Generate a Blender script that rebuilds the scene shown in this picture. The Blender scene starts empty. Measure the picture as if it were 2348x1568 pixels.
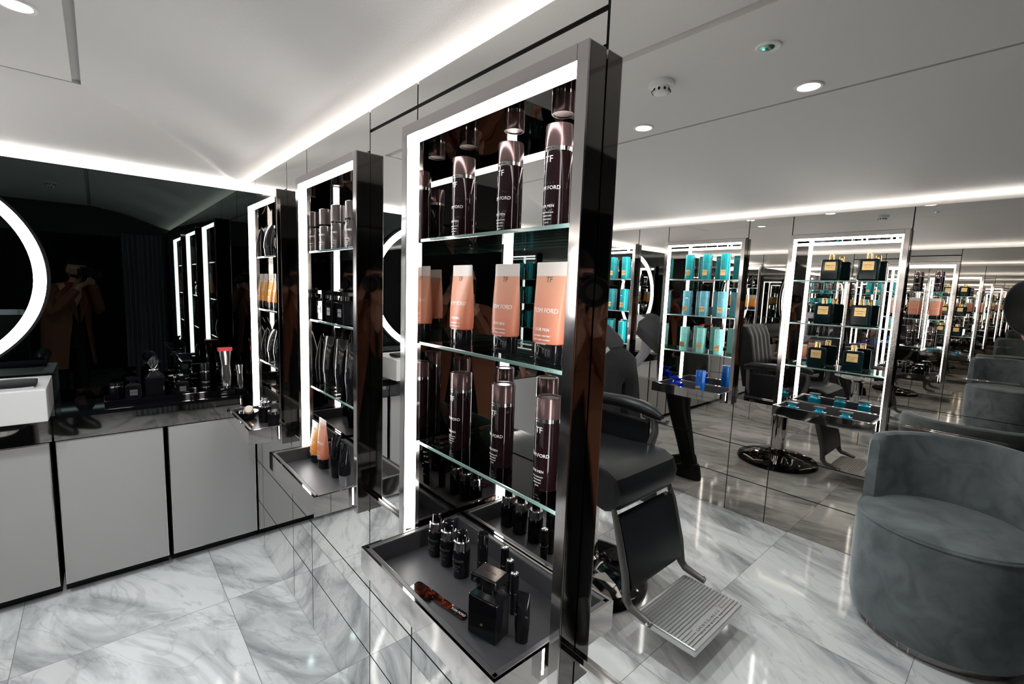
import bpy, bmesh, math, random
from mathutils import Vector, Matrix
random.seed(7)
PI = math.pi
SC = bpy.context.scene
COL = SC.collection

# ---------------------------------------------------------------- camera
CAM = Vector((0.0, -0.65, 1.5405))
YAW, PIT, ROL, FPX = 0.729200176, -0.113001883, -0.0355581310, 1065.0
fwd = Vector((-math.cos(YAW)*math.cos(PIT), math.sin(YAW)*math.cos(PIT), math.sin(PIT)))
_r = fwd.cross(Vector((0, 0, 1))).normalized()
_d = fwd.cross(_r)
right = math.cos(ROL)*_r + math.sin(ROL)*_d
down = -math.sin(ROL)*_r + math.cos(ROL)*_d
cd = bpy.data.cameras.new('camera')
cam = bpy.data.objects.new('camera', cd)
COL.objects.link(cam)
cd.sensor_width = 36.0
cd.lens = FPX/2348*36
cd.clip_start = 0.002
cam.matrix_world = Matrix(((right.x, -down.x, -fwd.x, CAM.x), (right.y, -down.y, -fwd.y, CAM.y),
                           (right.z, -down.z, -fwd.z, CAM.z), (0, 0, 0, 1)))
SC.camera = cam

# ---------------------------------------------------------------- world and exposure
w = bpy.data.worlds.new('world')
SC.world = w
w.use_nodes = True
w.node_tree.nodes['Background'].inputs[0].default_value = (0.9, 0.95, 1, 1)
w.node_tree.nodes['Background'].inputs[1].default_value = 0.0
SC.view_settings.view_transform = 'Standard'
SC.view_settings.look = 'None'
SC.view_settings.gamma = 1
SC.view_settings.use_curve_mapping = False
SC.view_settings.exposure = 0.85
SC.cycles.max_bounces = 22
SC.cycles.glossy_bounces = 20
SC.cycles.diffuse_bounces = 3
SC.cycles.transmission_bounces = 8
SC.cycles.transparent_max_bounces = 24
SC.cycles.sample_clamp_indirect = 6

COVE = 11.5      # strength of the hidden cove strips
LED = 9.0        # strength of the visible light strips
RINGL = 6.0
SPOT = 17.0       # watts of each ceiling downlight

W = 2.71         # room depth between the two mirror walls
XB = -3.25       # left (black glass) wall
XD = 0.62        # right wall
ZT = 2.07        # top of the walls
ZC = 2.30        # flat ceiling
NB = 0.142       # niche depth behind the mirror plane
ZS = (1.659, 1.388, 1.112)   # shelf heights
ZTR = 0.8124     # tray floor

# ---------------------------------------------------------------- materials
MATS = {}
def pbr(name, col, rough=0.5, metal=0.0, spec=0.5, emis=None, es=0, coat=0, trans=0, ior=1.45, sub=0, bump=None):
    if name in MATS: return MATS[name]
    m = bpy.data.materials.new(name); m.use_nodes = True
    b = m.node_tree.nodes['Principled BSDF']
    b.inputs['Base Color'].default_value = (*col, 1)
    b.inputs['Roughness'].default_value = rough
    b.inputs['Metallic'].default_value = metal
    b.inputs['Specular IOR Level'].default_value = spec
    b.inputs['IOR'].default_value = ior
    b.inputs['Coat Weight'].default_value = coat
    b.inputs['Transmission Weight'].default_value = trans
    if emis:
        b.inputs['Emission Color'].default_value = (*emis, 1)
        b.inputs['Emission Strength'].default_value = es
    if bump:
        nt = m.node_tree
        n = nt.nodes.new('ShaderNodeTexNoise'); n.inputs['Scale'].default_value = bump[0]
        n.inputs['Detail'].default_value = 4
        t = nt.nodes.new('ShaderNodeTexCoord')
        bp = nt.nodes.new('ShaderNodeBump'); bp.inputs['Strength'].default_value = bump[1]
        bp.inputs['Distance'].default_value = bump[2]
        nt.links.new(t.outputs['Object'], n.inputs['Vector'])
        nt.links.new(n.outputs['Fac'], bp.inputs['Height'])
        nt.links.new(bp.outputs[0], b.inputs['Normal'])
    MATS[name] = m
    return m

mirror = pbr('silver_mirror', (0.86, 0.85, 0.83), 0.0, 1)
mirror_c = pbr('warm_mirror', (0.80, 0.785, 0.76), 0.0, 1)
bronze_mirror = pbr('bronze_mirror', (0.46, 0.425, 0.385), 0.0, 1)
dark_mirror = pbr('smoked_mirror', (0.30, 0.285, 0.275), 0.01, 1)
chrome = pbr('chrome', (0.72, 0.69, 0.67), 0.04, 1)
steel = pbr('satin_steel', (0.66, 0.63, 0.62), 0.10, 1)
dark_chrome = pbr('black_chrome', (0.24, 0.225, 0.215), 0.04, 1)
black_glass = pbr('black_glass', (0.064, 0.080, 0.079), 0.0, 1)
black = pbr('black_gap', (0.004, 0.004, 0.004), 0.6)
plaster = pbr('ceiling_plaster', (0.80, 0.78, 0.76), 0.85, bump=(220, 0.25, 0.002))
groove_m = pbr('groove_paint', (0.55, 0.54, 0.53), 0.8)
white_pl = pbr('white_plastic', (0.82, 0.82, 0.82), 0.4)
door_m = pbr('grey_lacquer', (0.43, 0.425, 0.42), 0.32)
counter_m = pbr('black_lacquer', (0.004, 0.004, 0.005), 0.03, spec=0.3)
leather = pbr('charcoal_leather', (0.040, 0.040, 0.044), 0.42, bump=(420, 0.35, 0.0006))
chair_leather = pbr('black_leather', (0.010, 0.0105, 0.012), 0.36, spec=0.3, bump=(160, 0.3, 0.001))
bottle_m = pbr('dark_brown_glass', (0.010, 0.004, 0.005), 0.05, spec=0.3)
cap_m = pbr('bronze_cap', (0.13, 0.085, 0.085), 0.2, 0.6)
silver_m = pbr('silver_band', (0.85, 0.85, 0.85), 0.12, 1)
black_gl = pbr('gloss_black', (0.005, 0.005, 0.006), 0.06, spec=0.4)
black_mat = pbr('matt_black', (0.012, 0.012, 0.013), 0.45)
letter_m = pbr('silver_lettering', (0.85, 0.85, 0.85), 0.35, 0.2)
dim_letter = pbr('grey_lettering', (0.10, 0.10, 0.10), 0.4)
gold_m = pbr('gold_foil', (0.85, 0.60, 0.28), 0.25, 0.85)
teal_m = pbr('teal_box', (0.01, 0.43, 0.49), 0.25, coat=0.3)
sky_m = pbr('light_blue_box', (0.20, 0.62, 0.78), 0.25, coat=0.3)
aqua_m = pbr('aqua_box', (0.30, 0.80, 0.75), 0.25, coat=0.3)
blue_m = pbr('blue_box', (0.005, 0.13, 0.58), 0.2, coat=0.5)
navy_glass = pbr('deep_blue_glass', (0.002, 0.03, 0.55), 0.05, coat=1)
teal_glass = pbr('turquoise_glass', (0.0, 0.22, 0.34), 0.05, coat=1)
dteal = pbr('black_teal_glass', (0.003, 0.012, 0.015), 0.08, spec=0.4)
marble_w = pbr('white_stone', (0.80, 0.79, 0.79), 0.15)
towel_m = pbr('black_towel', (0.012, 0.013, 0.016), 0.95, bump=(300, 0.8, 0.003))
red_m = pbr('red_plastic', (0.75, 0.02, 0.03), 0.35)
alu = pbr('cast_aluminium', (0.62, 0.62, 0.63), 0.33, 0.9)
gunmetal = pbr('grey_painted_metal', (0.16, 0.155, 0.15), 0.35, 0.6)
skin_m = pbr('skin', (0.55, 0.28, 0.20), 0.5)
hair_m = pbr('dark_hair', (0.015, 0.011, 0.009), 0.7)
coat_m = pbr('camel_coat', (0.20, 0.075, 0.038), 0.85, bump=(250, 0.4, 0.002))
red_cloth = pbr('dark_red_cloth', (0.25, 0.03, 0.03), 0.9)
trouser_m = pbr('black_cloth', (0.010, 0.010, 0.011), 0.9)
grey_cloth = pbr('charcoal_cloth', (0.045, 0.045, 0.05), 0.9)
shirt_m = pbr('lilac_grey_shirt', (0.55, 0.53, 0.60), 0.85)
curtain_m = pbr('grey_curtain', (0.20, 0.21, 0.23), 0.9)
cream_m = pbr('badger_hair', (0.62, 0.55, 0.46), 0.8)
dwall = pbr('dark_wall_paint', (0.03, 0.03, 0.032), 0.5)
eye_m = pbr('eye_white', (0.7, 0.7, 0.7), 0.3)
lip_m = pbr('lips', (0.45, 0.16, 0.14), 0.5)

def emit(name, col, s):
    m = bpy.data.materials.new(name); m.use_nodes = True
    nt = m.node_tree; nt.nodes.clear()
    e = nt.nodes.new('ShaderNodeEmission'); o = nt.nodes.new('ShaderNodeOutputMaterial')
    e.inputs[0].default_value = (*col, 1); e.inputs[1].default_value = s
    nt.links.new(e.outputs[0], o.inputs[0])
    return m
cove_m = emit('cove_light', (1, 0.955, 0.91), COVE)
cove_left_m = emit('cove_light_left', (1, 0.965, 0.93), COVE*1.45)
cove_front_m = emit('cove_light_front', (1, 0.95, 0.90), COVE*0.6)
led_m = emit('light_strip', (1, 0.975, 0.95), LED)
ring_m = emit('ring_light', (1, 0.985, 0.97), RINGL)
spot_m = emit('downlight_diffuser', (1, 0.98, 0.95), 6)
green_led = emit('green_indicator', (0.1, 1, 0.6), 3)
corr_m = emit('corridor_strip', (0.85, 1, 0.95), 2)

def glass_mat(name, col, edge=False):
    m = bpy.data.materials.new(name); m.use_nodes = True
    nt = m.node_tree; nt.nodes.clear()
    tr = nt.nodes.new('ShaderNodeBsdfTransparent'); tr.inputs[0].default_value = (*col, 1)
    gl = nt.nodes.new('ShaderNodeBsdfGlossy'); gl.inputs['Roughness'].default_value = 0.0
    fr = nt.nodes.new('ShaderNodeFresnel'); fr.inputs[0].default_value = 1.5
    mx = nt.nodes.new('ShaderNodeMixShader'); o = nt.nodes.new('ShaderNodeOutputMaterial')
    nt.links.new(fr.outputs[0], mx.inputs[0]); nt.links.new(tr.outputs[0], mx.inputs[1])
    nt.links.new(gl.outputs[0], mx.inputs[2]); nt.links.new(mx.outputs[0], o.inputs[0])
    return m
shelf_glass = glass_mat('shelf_glass', (0.955, 0.975, 0.97))
edge_glass = pbr('green_glass_edge', (0.20, 0.33, 0.31), 0.12, coat=1)
clear_glass = glass_mat('clear_glass', (0.9, 0.92, 0.92))

def tube_mat(name, c1, c2, split, top):
    """translucent tube: coloured gel up to a level, frosted clear plastic above it"""
    m = bpy.data.materials.new(name); m.use_nodes = True
    nt = m.node_tree; b = nt.nodes['Principled BSDF']; out = nt.nodes['Material Output']
    tc = nt.nodes.new('ShaderNodeTexCoord'); sp = nt.nodes.new('ShaderNodeSeparateXYZ')
    nt.links.new(tc.outputs['Object'], sp.inputs[0])
    mr = nt.nodes.new('ShaderNodeMapRange')
    mr.inputs['From Min'].default_value = 0.04; mr.inputs['From Max'].default_value = split
    nt.links.new(sp.outputs['Z'], mr.inputs['Value'])
    mix = nt.nodes.new('ShaderNodeMix'); mix.data_type = 'RGBA'
    mix.inputs['A'].default_value = (*c1, 1); mix.inputs['B'].default_value = (*c2, 1)
    nt.links.new(mr.outputs[0], mix.inputs['Factor'])
    gt = nt.nodes.new('ShaderNodeMath'); gt.operation = 'GREATER_THAN'; gt.inputs[1].default_value = split
    nt.links.new(sp.outputs['Z'], gt.inputs[0])
    mix2 = nt.nodes.new('ShaderNodeMix'); mix2.data_type = 'RGBA'
    mix2.inputs['B'].default_value = (*top, 1)
    nt.links.new(mix.outputs['Result'], mix2.inputs['A']); nt.links.new(gt.outputs[0], mix2.inputs['Factor'])
    nt.links.new(mix2.outputs['Result'], b.inputs['Base Color'])
    b.inputs['Roughness'].default_value = 0.3
    tl = nt.nodes.new('ShaderNodeBsdfTranslucent'); nt.links.new(mix2.outputs['Result'], tl.inputs[0])
    mx = nt.nodes.new('ShaderNodeMixShader'); mx.inputs[0].default_value = 0.45
    nt.links.new(b.outputs[0], mx.inputs[1]); nt.links.new(tl.outputs[0], mx.inputs[2])
    nt.links.new(mx.outputs[0], out.inputs[0])
    return m
peach = tube_mat('peach_gel_tube', (0.86, 0.36, 0.23), (0.92, 0.56, 0.40), 0.178, (0.95, 0.91, 0.88))
amber = tube_mat('amber_gel_tube', (0.95, 0.42, 0.05), (0.95, 0.62, 0.22), 0.14, (0.85, 0.80, 0.72))

def marble_floor():
    m = bpy.data.materials.new('marble_tiles'); m.use_nodes = True
    nt = m.node_tree; N = nt.nodes; L = nt.links
    b = N['Principled BSDF']
    g = N.new('ShaderNodeNewGeometry')
    sp = N.new('ShaderNodeSeparateXYZ'); L.new(g.outputs['Position'], sp.inputs[0])
    def mt(op, a, bb=None):
        n = N.new('ShaderNodeMath'); n.operation = op
        for i, v in enumerate((a, bb)):
            if v is None: continue
            if isinstance(v, (int, float)): n.inputs[i].default_value = v
            else: L.new(v, n.inputs[i])
        return n.outputs[0]
    tx = mt('DIVIDE', mt('ADD', sp.outputs['X'], 2.44), 0.75)
    ty = mt('DIVIDE', mt('ADD', sp.outputs['Y'], 0.975), 0.725)
    fx, fy = mt('FLOOR', tx), mt('FLOOR', ty)
    cx = N.new('ShaderNodeCombineXYZ'); L.new(fx, cx.inputs[0]); L.new(fy, cx.inputs[1])
    wn = N.new('ShaderNodeTexWhiteNoise'); wn.noise_dimensions = '3D'; L.new(cx.outputs[0], wn.inputs['Vector'])
    sc = N.new('ShaderNodeVectorMath'); sc.operation = 'SCALE'; sc.inputs['Scale'].default_value = 9
    L.new(wn.outputs['Color'], sc.inputs[0])
    ad = N.new('ShaderNodeVectorMath'); ad.operation = 'ADD'
    L.new(g.outputs['Position'], ad.inputs[0]); L.new(sc.outputs[0], ad.inputs[1])
    rt = N.new('ShaderNodeMapping'); rt.inputs['Rotation'].default_value = (0, 0, math.radians(-25))
    L.new(ad.outputs[0], rt.inputs[0])
    mp = N.new('ShaderNodeMapping'); mp.inputs['Scale'].default_value = (1.15, 3.4, 1)
    L.new(rt.outputs[0], mp.inputs[0])
    n1 = N.new('ShaderNodeTexNoise'); n1.inputs['Scale'].default_value = 1.25; n1.inputs['Detail'].default_value = 9
    n1.inputs['Roughness'].default_value = 0.62; n1.inputs['Distortion'].default_value = 0.9
    L.new(mp.outputs[0], n1.inputs['Vector'])
    r1 = N.new('ShaderNodeValToRGB')
    e = r1.color_ramp.elements
    e[0].position = 0.34; e[0].color = (0.36, 0.375, 0.39, 1)
    e[1].position = 0.55; e[1].color = (0.89, 0.905, 0.91, 1)
    k = r1.color_ramp.elements.new(0.45); k.color = (0.64, 0.66, 0.67, 1)
    L.new(n1.outputs['Fac'], r1.inputs[0])
    n2 = N.new('ShaderNodeTexNoise'); n2.inputs['Scale'].default_value = 1.5; n2.inputs['Detail'].default_value = 6
    n2.inputs['Distortion'].default_value = 0.9
    L.new(mp.outputs[0], n2.inputs['Vector'])
    v = mt('ABSOLUTE', mt('SUBTRACT', n2.outputs['Fac'], 0.5))
    r2 = N.new('ShaderNodeValToRGB'); e = r2.color_ramp.elements
    e[0].position = 0.0; e[0].color = (0.62, 0.62, 0.63, 1); e[1].position = 0.018; e[1].color = (1, 1, 1, 1)
    L.new(v, r2.inputs[0])
    mul = N.new('ShaderNodeMix'); mul.data_type = 'RGBA'; mul.blend_type = 'MULTIPLY'; mul.inputs['Factor'].default_value = 0.5
    L.new(r1.outputs[0], mul.inputs['A']); L.new(r2.outputs[0], mul.inputs['B'])
    # grout
    ax = mt('MULTIPLY', mt('MINIMUM', mt('FRACT', tx), mt('SUBTRACT', 1, mt('FRACT', tx))), 0.75)
    ay = mt('MULTIPLY', mt('MINIMUM', mt('FRACT', ty), mt('SUBTRACT', 1, mt('FRACT', ty))), 0.725)
    gr = mt('LESS_THAN', mt('MINIMUM', ax, ay), 0.0013)
    gm = N.new('ShaderNodeMix'); gm.data_type = 'RGBA'; gm.inputs['B'].default_value = (0.30, 0.29, 0.28, 1)
    L.new(gr, gm.inputs['Factor']); L.new(mul.outputs['Result'], gm.inputs['A'])
    L.new(gm.outputs['Result'], b.inputs['Base Color'])
    b.inputs['Roughness'].default_value = 0.07
    b.inputs['Specular IOR Level'].default_value = 0.6
    return m
marble = marble_floor()

def velvet_mat():
    m = pbr('grey_velvet', (0.12, 0.13, 0.135), 0.8)
    nt = m.node_tree; b = nt.nodes['Principled BSDF']
    b.inputs['Sheen Weight'].default_value = 0.9
    b.inputs['Sheen Roughness'].default_value = 0.35
    b.inputs['Sheen Tint'].default_value = (0.75, 0.82, 0.85, 1)
    t = nt.nodes.new('ShaderNodeTexCoord'); n = nt.nodes.new('ShaderNodeTexNoise')
    n.inputs['Scale'].default_value = 7; n.inputs['Detail'].default_value = 5; n.inputs['Distortion'].default_value = 0.8
    r = nt.nodes.new('ShaderNodeValToRGB')
    r.color_ramp.elements[0].position = 0.35; r.color_ramp.elements[0].color = (0.10, 0.118, 0.126, 1)
    r.color_ramp.elements[1].position = 0.65; r.color_ramp.elements[1].color = (0.185, 0.21, 0.222, 1)
    nt.links.new(t.outputs['Object'], n.inputs['Vector']); nt.links.new(n.outputs['Fac'], r.inputs[0])
    nt.links.new(r.outputs[0], b.inputs['Base Color'])
    return m
velvet = velvet_mat()

def tortoise_mat():
    m = pbr('tortoiseshell', (0.1, 0.02, 0.01), 0.08, coat=1)
    nt = m.node_tree; b = nt.nodes['Principled BSDF']
    t = nt.nodes.new('ShaderNodeTexCoord'); n = nt.nodes.new('ShaderNodeTexNoise'); n.inputs['Scale'].default_value = 80
    r = nt.nodes.new('ShaderNodeValToRGB')
    r.color_ramp.elements[0].position = 0.46; r.color_ramp.elements[0].color = (0.006, 0.004, 0.003, 1)
    r.color_ramp.elements[1].position = 0.70; r.color_ramp.elements[1].color = (0.14, 0.018, 0.008, 1)
    nt.links.new(t.outputs['Object'], n.inputs['Vector']); nt.links.new(n.outputs['Fac'], r.inputs[0])
    nt.links.new(r.outputs[0], b.inputs['Base Color'])
    return m
tortoise = tortoise_mat()

# ---------------------------------------------------------------- mesh helpers
def box(bm, x0, x1, y0, y1, z0, z1, mi=0, bev=0, seg=2):
    vs = [bm.verts.new((x, y, z)) for z in (z0, z1) for y in (y0, y1) for x in (x0, x1)]
    fs = []
    for q in ((0, 2, 3, 1), (4, 5, 7, 6), (0, 1, 5, 4), (2, 6, 7, 3), (0, 4, 6, 2), (1, 3, 7, 5)):
        f = bm.faces.new([vs[i] for i in q]); f.material_index = mi; fs.append(f)
    if bev:
        es = set(e for f in fs for e in f.edges)
        bmesh.ops.bevel(bm, geom=list(es), offset=bev, segments=seg, affect='EDGES', profile=0.5)
    return vs

def lathe(bm, prof, seg=32, c=(0, 0, 0), mi=0, sx=1, sy=1, M=None):
    """prof: list of (r, z); closed with caps where r > 0 at the ends"""
    rings = []
    for r, z in prof:
        if r < 1e-6:
            rings.append([bm.verts.new((0, 0, z))])
        else:
            rings.append([bm.verts.new((r*sx*math.cos(2*PI*k/seg), r*sy*math.sin(2*PI*k/seg), z)) for k in range(seg)])
    for a, b in zip(rings, rings[1:]):
        if len(a) == 1 and len(b) == 1: continue
        for k in range(seg):
            k2 = (k+1) % seg
            if len(a) == 1: f = bm.faces.new((a[0], b[k2], b[k]))
            elif len(b) == 1: f = bm.faces.new((a[k], a[k2], b[0]))
            else: f = bm.faces.new((a[k], a[k2], b[k2], b[k]))
            f.material_index = mi; f.smooth = True
    closed = abs(prof[0][0]-prof[-1][0]) < 1e-7 and abs(prof[0][1]-prof[-1][1]) < 1e-7
    for ring, rev in ((rings[0], True), (rings[-1], False)):
        if len(ring) > 1 and not closed:
            f = bm.faces.new(ring[::-1] if rev else ring); f.material_index = mi
    T = Matrix.Translation(c)
    if M is not None: T = T @ M
    for rg in rings:
        for v in rg: v.co = T @ v.co

def tube(bm, pts, r, seg=10, mi=0, closed=False):
    pts = [Vector(p) for p in pts]
    rs = r if isinstance(r, (list, tuple)) else [r]*len(pts)
    rings = []
    n = len(pts)
    up = None
    for i, p in enumerate(pts):
        if closed: t = (pts[(i+1) % n]-pts[i-1]).normalized()
        else: t = (pts[min(i+1, n-1)]-pts[max(i-1, 0)]).normalized()
        if up is None:
            up = Vector((0, 0, 1)) if abs(t.z) < 0.9 else Vector((1, 0, 0))
        a = t.cross(up).normalized(); b = a.cross(t).normalized(); up = b
        rings.append([bm.verts.new(p + rs[i]*(a*math.cos(2*PI*k/seg)+b*math.sin(2*PI*k/seg))) for k in range(seg)])
    pairs = list(zip(rings, rings[1:]))
    if closed: pairs.append((rings[-1], rings[0]))
    for a, b in pairs:
        for k in range(seg):
            k2 = (k+1) % seg
            f = bm.faces.new((a[k], a[k2], b[k2], b[k])); f.smooth = True; f.material_index = mi
    if not closed:
        bm.faces.new(rings[0][::-1]).material_index = mi; bm.faces.new(rings[-1]).material_index = mi

def prism(bm, pts, z0, z1, mi=0, M=None, bev=0):
    """extrude a 2D outline (x, y) between z0 and z1; M maps it elsewhere"""
    lo = [bm.verts.new((x, y, z0)) for x, y in pts]; hi = [bm.verts.new((x, y, z1)) for x, y in pts]
    fs = [bm.faces.new(lo[::-1]), bm.faces.new(hi)]
    n = len(pts)
    for i in range(n):
        fs.append(bm.faces.new((lo[i], lo[(i+1) % n], hi[(i+1) % n], hi[i])))
    for f in fs: f.material_index = mi
    if M is not None:
        for v in lo+hi: v.co = M @ v.co
    if bev:
        es = set(e for f in fs for e in f.edges)
        bmesh.ops.bevel(bm, geom=list(es), offset=bev, segments=2, affect='EDGES')

def loft(bm, secs, mi=0, smooth=True, cap=True):
    rings = [[bm.verts.new(p) for p in s] for s in secs]
    n = len(rings[0])
    for a, b in zip(rings, rings[1:]):
        for k in range(n):
            f = bm.faces.new((a[k], a[(k+1) % n], b[(k+1) % n], b[k])); f.smooth = smooth; f.material_index = mi
    if cap:
        bm.faces.new(rings[0][::-1]).material_index = mi; bm.faces.new(rings[-1]).material_index = mi

def superell(a, b, z, n=2.0, seg=28, cx=0, cy=0):
    out = []
    for k in range(seg):
        t = 2*PI*k/seg; c, s = math.cos(t), math.sin(t)
        out.append((cx+a*math.copysign(abs(c)**(2/n), c), cy+b*math.copysign(abs(s)**(2/n), s), z))
    return out

def mk(name, bm, mats, parent=None, loc=None, rz=0, recalc=True, auto=None):
    me = bpy.data.meshes.new(name)
    if recalc: bmesh.ops.recalc_face_normals(bm, faces=bm.faces)
    for e in bm.edges:
        if len(e.link_faces) == 2 and e.calc_face_angle(0) > (auto or math.radians(38)): e.smooth = False
    bm.to_mesh(me); bm.free()
    for m in (mats if isinstance(mats, (list, tuple)) else [mats]): me.materials.append(m)
    o = bpy.data.objects.new(name, me); COL.objects.link(o)
    if parent is not None: o.parent = parent
    if loc is not None: o.location = loc
    o.rotation_euler.z = rz
    return o

def tag(o, label, cat, group=None):
    o['label'] = label; o['category'] = cat
    if group: o['group'] = group
    return o
def thing(name, label, cat, loc=(0, 0, 0), rz=0, group=None):
    o = bpy.data.objects.new(name, None); COL.objects.link(o)
    o.empty_display_size = 0.05
    o.location = loc; o.rotation_euler = (0, 0, rz)
    return tag(o, label, cat, group)
def struct(name, bm, mats, parent=None, recalc=True):
    o = mk(name, bm, mats, parent, recalc=recalc); o['kind'] = 'structure'; return o
def dup(root, loc, rz=None, label=None, group=None):
    r = root.copy(); COL.objects.link(r); r.location = loc
    if rz is not None: r.rotation_euler.z = rz
    if label: r['label'] = label
    if group: r['group'] = group
    for ch in list(root.children):
        c = ch.copy(); COL.objects.link(c); c.parent = r
        for g in ch.children:
            d = g.copy(); COL.objects.link(d); d.parent = c
    return r
def B(): return bmesh.new()

TXT = {}
def text_mesh(body, size, depth=0.0002, align='CENTER'):
    key = (body, size, align)
    if key not in TXT:
        cu = bpy.data.curves.new('lettering', 'FONT'); cu.body = body; cu.size = size
        cu.align_x = align; cu.extrude = depth; cu.resolution_u = 2
        o = bpy.data.objects.new('lettering', cu); COL.objects.link(o)
        dg = bpy.context.evaluated_depsgraph_get()
        me = bpy.data.meshes.new_from_object(o.evaluated_get(dg))
        bpy.data.objects.remove(o); bpy.data.curves.remove(cu)
        TXT[key] = [(v.co.copy()) for v in me.vertices], [tuple(p.vertices) for p in me.polygons]
        bpy.data.meshes.remove(me)
    return TXT[key]
def add_text(bm, body, size, fn, align='CENTER', mi=0):
    """fn maps flat text coordinates (x right, y up, z out) to object space"""
    vs, ps = text_mesh(body, size, align=align)
    nv = [bm.verts.new(fn(v)) for v in vs]
    for p in ps:
        try: bm.faces.new([nv[i] for i in p]).material_index = mi
        except ValueError: pass
def on_front(z, y, x0=0.0):           # flat plate facing -y
    return lambda v: Vector((x0+v.x, y-0.0003-v.z, z+v.y))
def on_cyl(z, r, ang=0.0):            # wrapped round a cylinder, centred on -y
    def f(v):
        a = v.x/r + ang
        return Vector(((r+0.0004+v.z)*math.sin(a), -(r+0.0004+v.z)*math.cos(a), z+v.y))
    return f

# ---------------------------------------------------------------- floor and walls
bm = B(); box(bm, XB-0.1, 3.6, -W-0.4, 0.3, -0.05, 0.0); struct('floor', bm, marble)

A_CABS = [(-1.130, -0.517), (-1.995, -1.415), (-2.805, -2.262)]
C_CABS = [(-1.092, -0.497), (-1.965, -1.362), (-2.830, -2.232)]
ZB, ZTOP = 0.785, 1.943          # cabinet frame bottom and top

def mirror_wall(name, cabs, mat, flip, x_end, hseam):
    """panels of mirror with dark joints; a hole is left for every niche"""
    bm = B()
    g = 0.0028
    xs = [x_end]
    for a, b in sorted(cabs, reverse=True): xs += [b, a]
    xs.append(XB+0.002)
    def pan(x0, x1, z0, z1, d=0.006):
        if x1-x0 < 0.01: return
        box(bm, x0+g, x1-g, 0.0, d, z0+g, z1-g, 2 if z1 < 0.9 else 0)
    for i in range(len(xs)-1):
        x1, x0 = xs[i], xs[i+1]
        cab = i % 2 == 1
        zs = [0.0, 0.256, 0.500, ZB-0.004] if cab else [0.0, 0.256, 0.500, 0.853]
        for z0, z1 in zip(zs, zs[1:]): pan(x0, x1, z0, z1)
        lo = ZTOP+0.004 if cab else 0.853
        if hseam(i): pan(x0, x1, lo, 2.004); pan(x0, x1, 2.008, ZT)
        else: pan(x0, x1, lo, ZT)
        # dark backing behind the joints
        if cab:
            box(bm, x0-0.02, x1+0.02, 0.007, 0.02, 0, ZB-0.002, 1)
            box(bm, x0-0.02, x1+0.02, 0.007, 0.009, ZTOP+0.002, ZT-0.003, 1)
        else:
            box(bm, x0, x1, 0.0075, 0.0095, 0, ZT-0.003, 1)
    # solid wall body behind the niches
    box(bm, XB-0.1, x_end, 0.17, 0.25, 0, ZT-0.11, 1)
    if flip:
        for v in bm.verts: v.co.y = -W - v.co.y
    return struct(name, bm, [mat, black, bronze_mirror if flip else mat])
mirror_wall('wall_front', A_CABS, mirror, False, XD, lambda i: i in (1, 2))
mirror_wall('wall_back', C_CABS, mirror_c, True, XD, lambda i: False)

# slim chrome rail between upper and lower mirror
def rails(name, cabs, flip, x_end, label):
    bm = B()
    xs = [x_end]
    for a, b in sorted(cabs, reverse=True): xs += [b, a]
    xs.append(-2.94 if not flip else XB)
    for i in range(0, len(xs)-1, 2):
        x1, x0 = xs[i], xs[i+1]
        if x1-x0 < 0.02: continue
        box(bm, x0+0.001, x1-0.001, -0.012, 0.006, 0.848, 0.853, 0)
        box(bm, x0+0.001, x1-0.001, -0.006, 0.006, 0.853, 0.860, 0)
    if flip:
        for v in bm.verts: v.co.y = -W - v.co.y
    o = mk(name, bm, chrome); o['kind'] = 'structure'
rails('trim_1', A_CABS, False, XD, '')
rails('trim_2', C_CABS, True, XD, '')

# black glass wall at the left end
bm = B(); box(bm, XB-0.02, XB, -W-0.14, 0.14, 0.0, ZT)
box(bm, XB-0.12, XB-0.021, -W-0.14, 0.14, 0, ZT-0.11, 1)
struct('wall_left', bm, [black_glass, black])
# right wall with a doorway
bm = B()
DY0, DY1 = -1.55, -0.42
box(bm, XD, XD+0.12, DY1, 0.14, 0, 2.0); box(bm, XD, XD+0.12, -W-0.14, DY0, 0, 2.0)
box(bm, XD, XD+0.12, DY0, DY1, 1.98, 2.0); box(bm, XD, XD+0.02, -W-0.14, 0.14, 2.0, ZC+0.05)
struct('wall_right', bm, dwall)
# corridor beyond the doorway
bm = B()
box(bm, XD+0.12, 3.6, DY1+0.25, DY1+0.3, 0, 2.6); box(bm, XD+0.12, 3.6, DY0-0.5, DY0-0.45, 0, 2.6)
box(bm, 3.6, 3.65, DY0-0.5, DY1+0.3, 0, 2.6)
box(bm, XD+0.12, XD+0.14, DY0-0.5, DY1+0.3, ZT, 2.6)
struct('wall_corridor', bm, dwall)
bm = B(); box(bm, XD+0.14, 3.6, DY0-0.45, DY1+0.25, 2.5, 2.6)
struct('ceiling_corridor', bm, plaster)
bm = B(); box(bm, 3.57, 3.6, DY0-0.4, DY1+0.2, 2.38, 2.42)
tag(mk('light_strip', bm, corr_m), 'thin bright light line at the end of the corridor, seen in the black glass', 'light strip')

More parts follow.
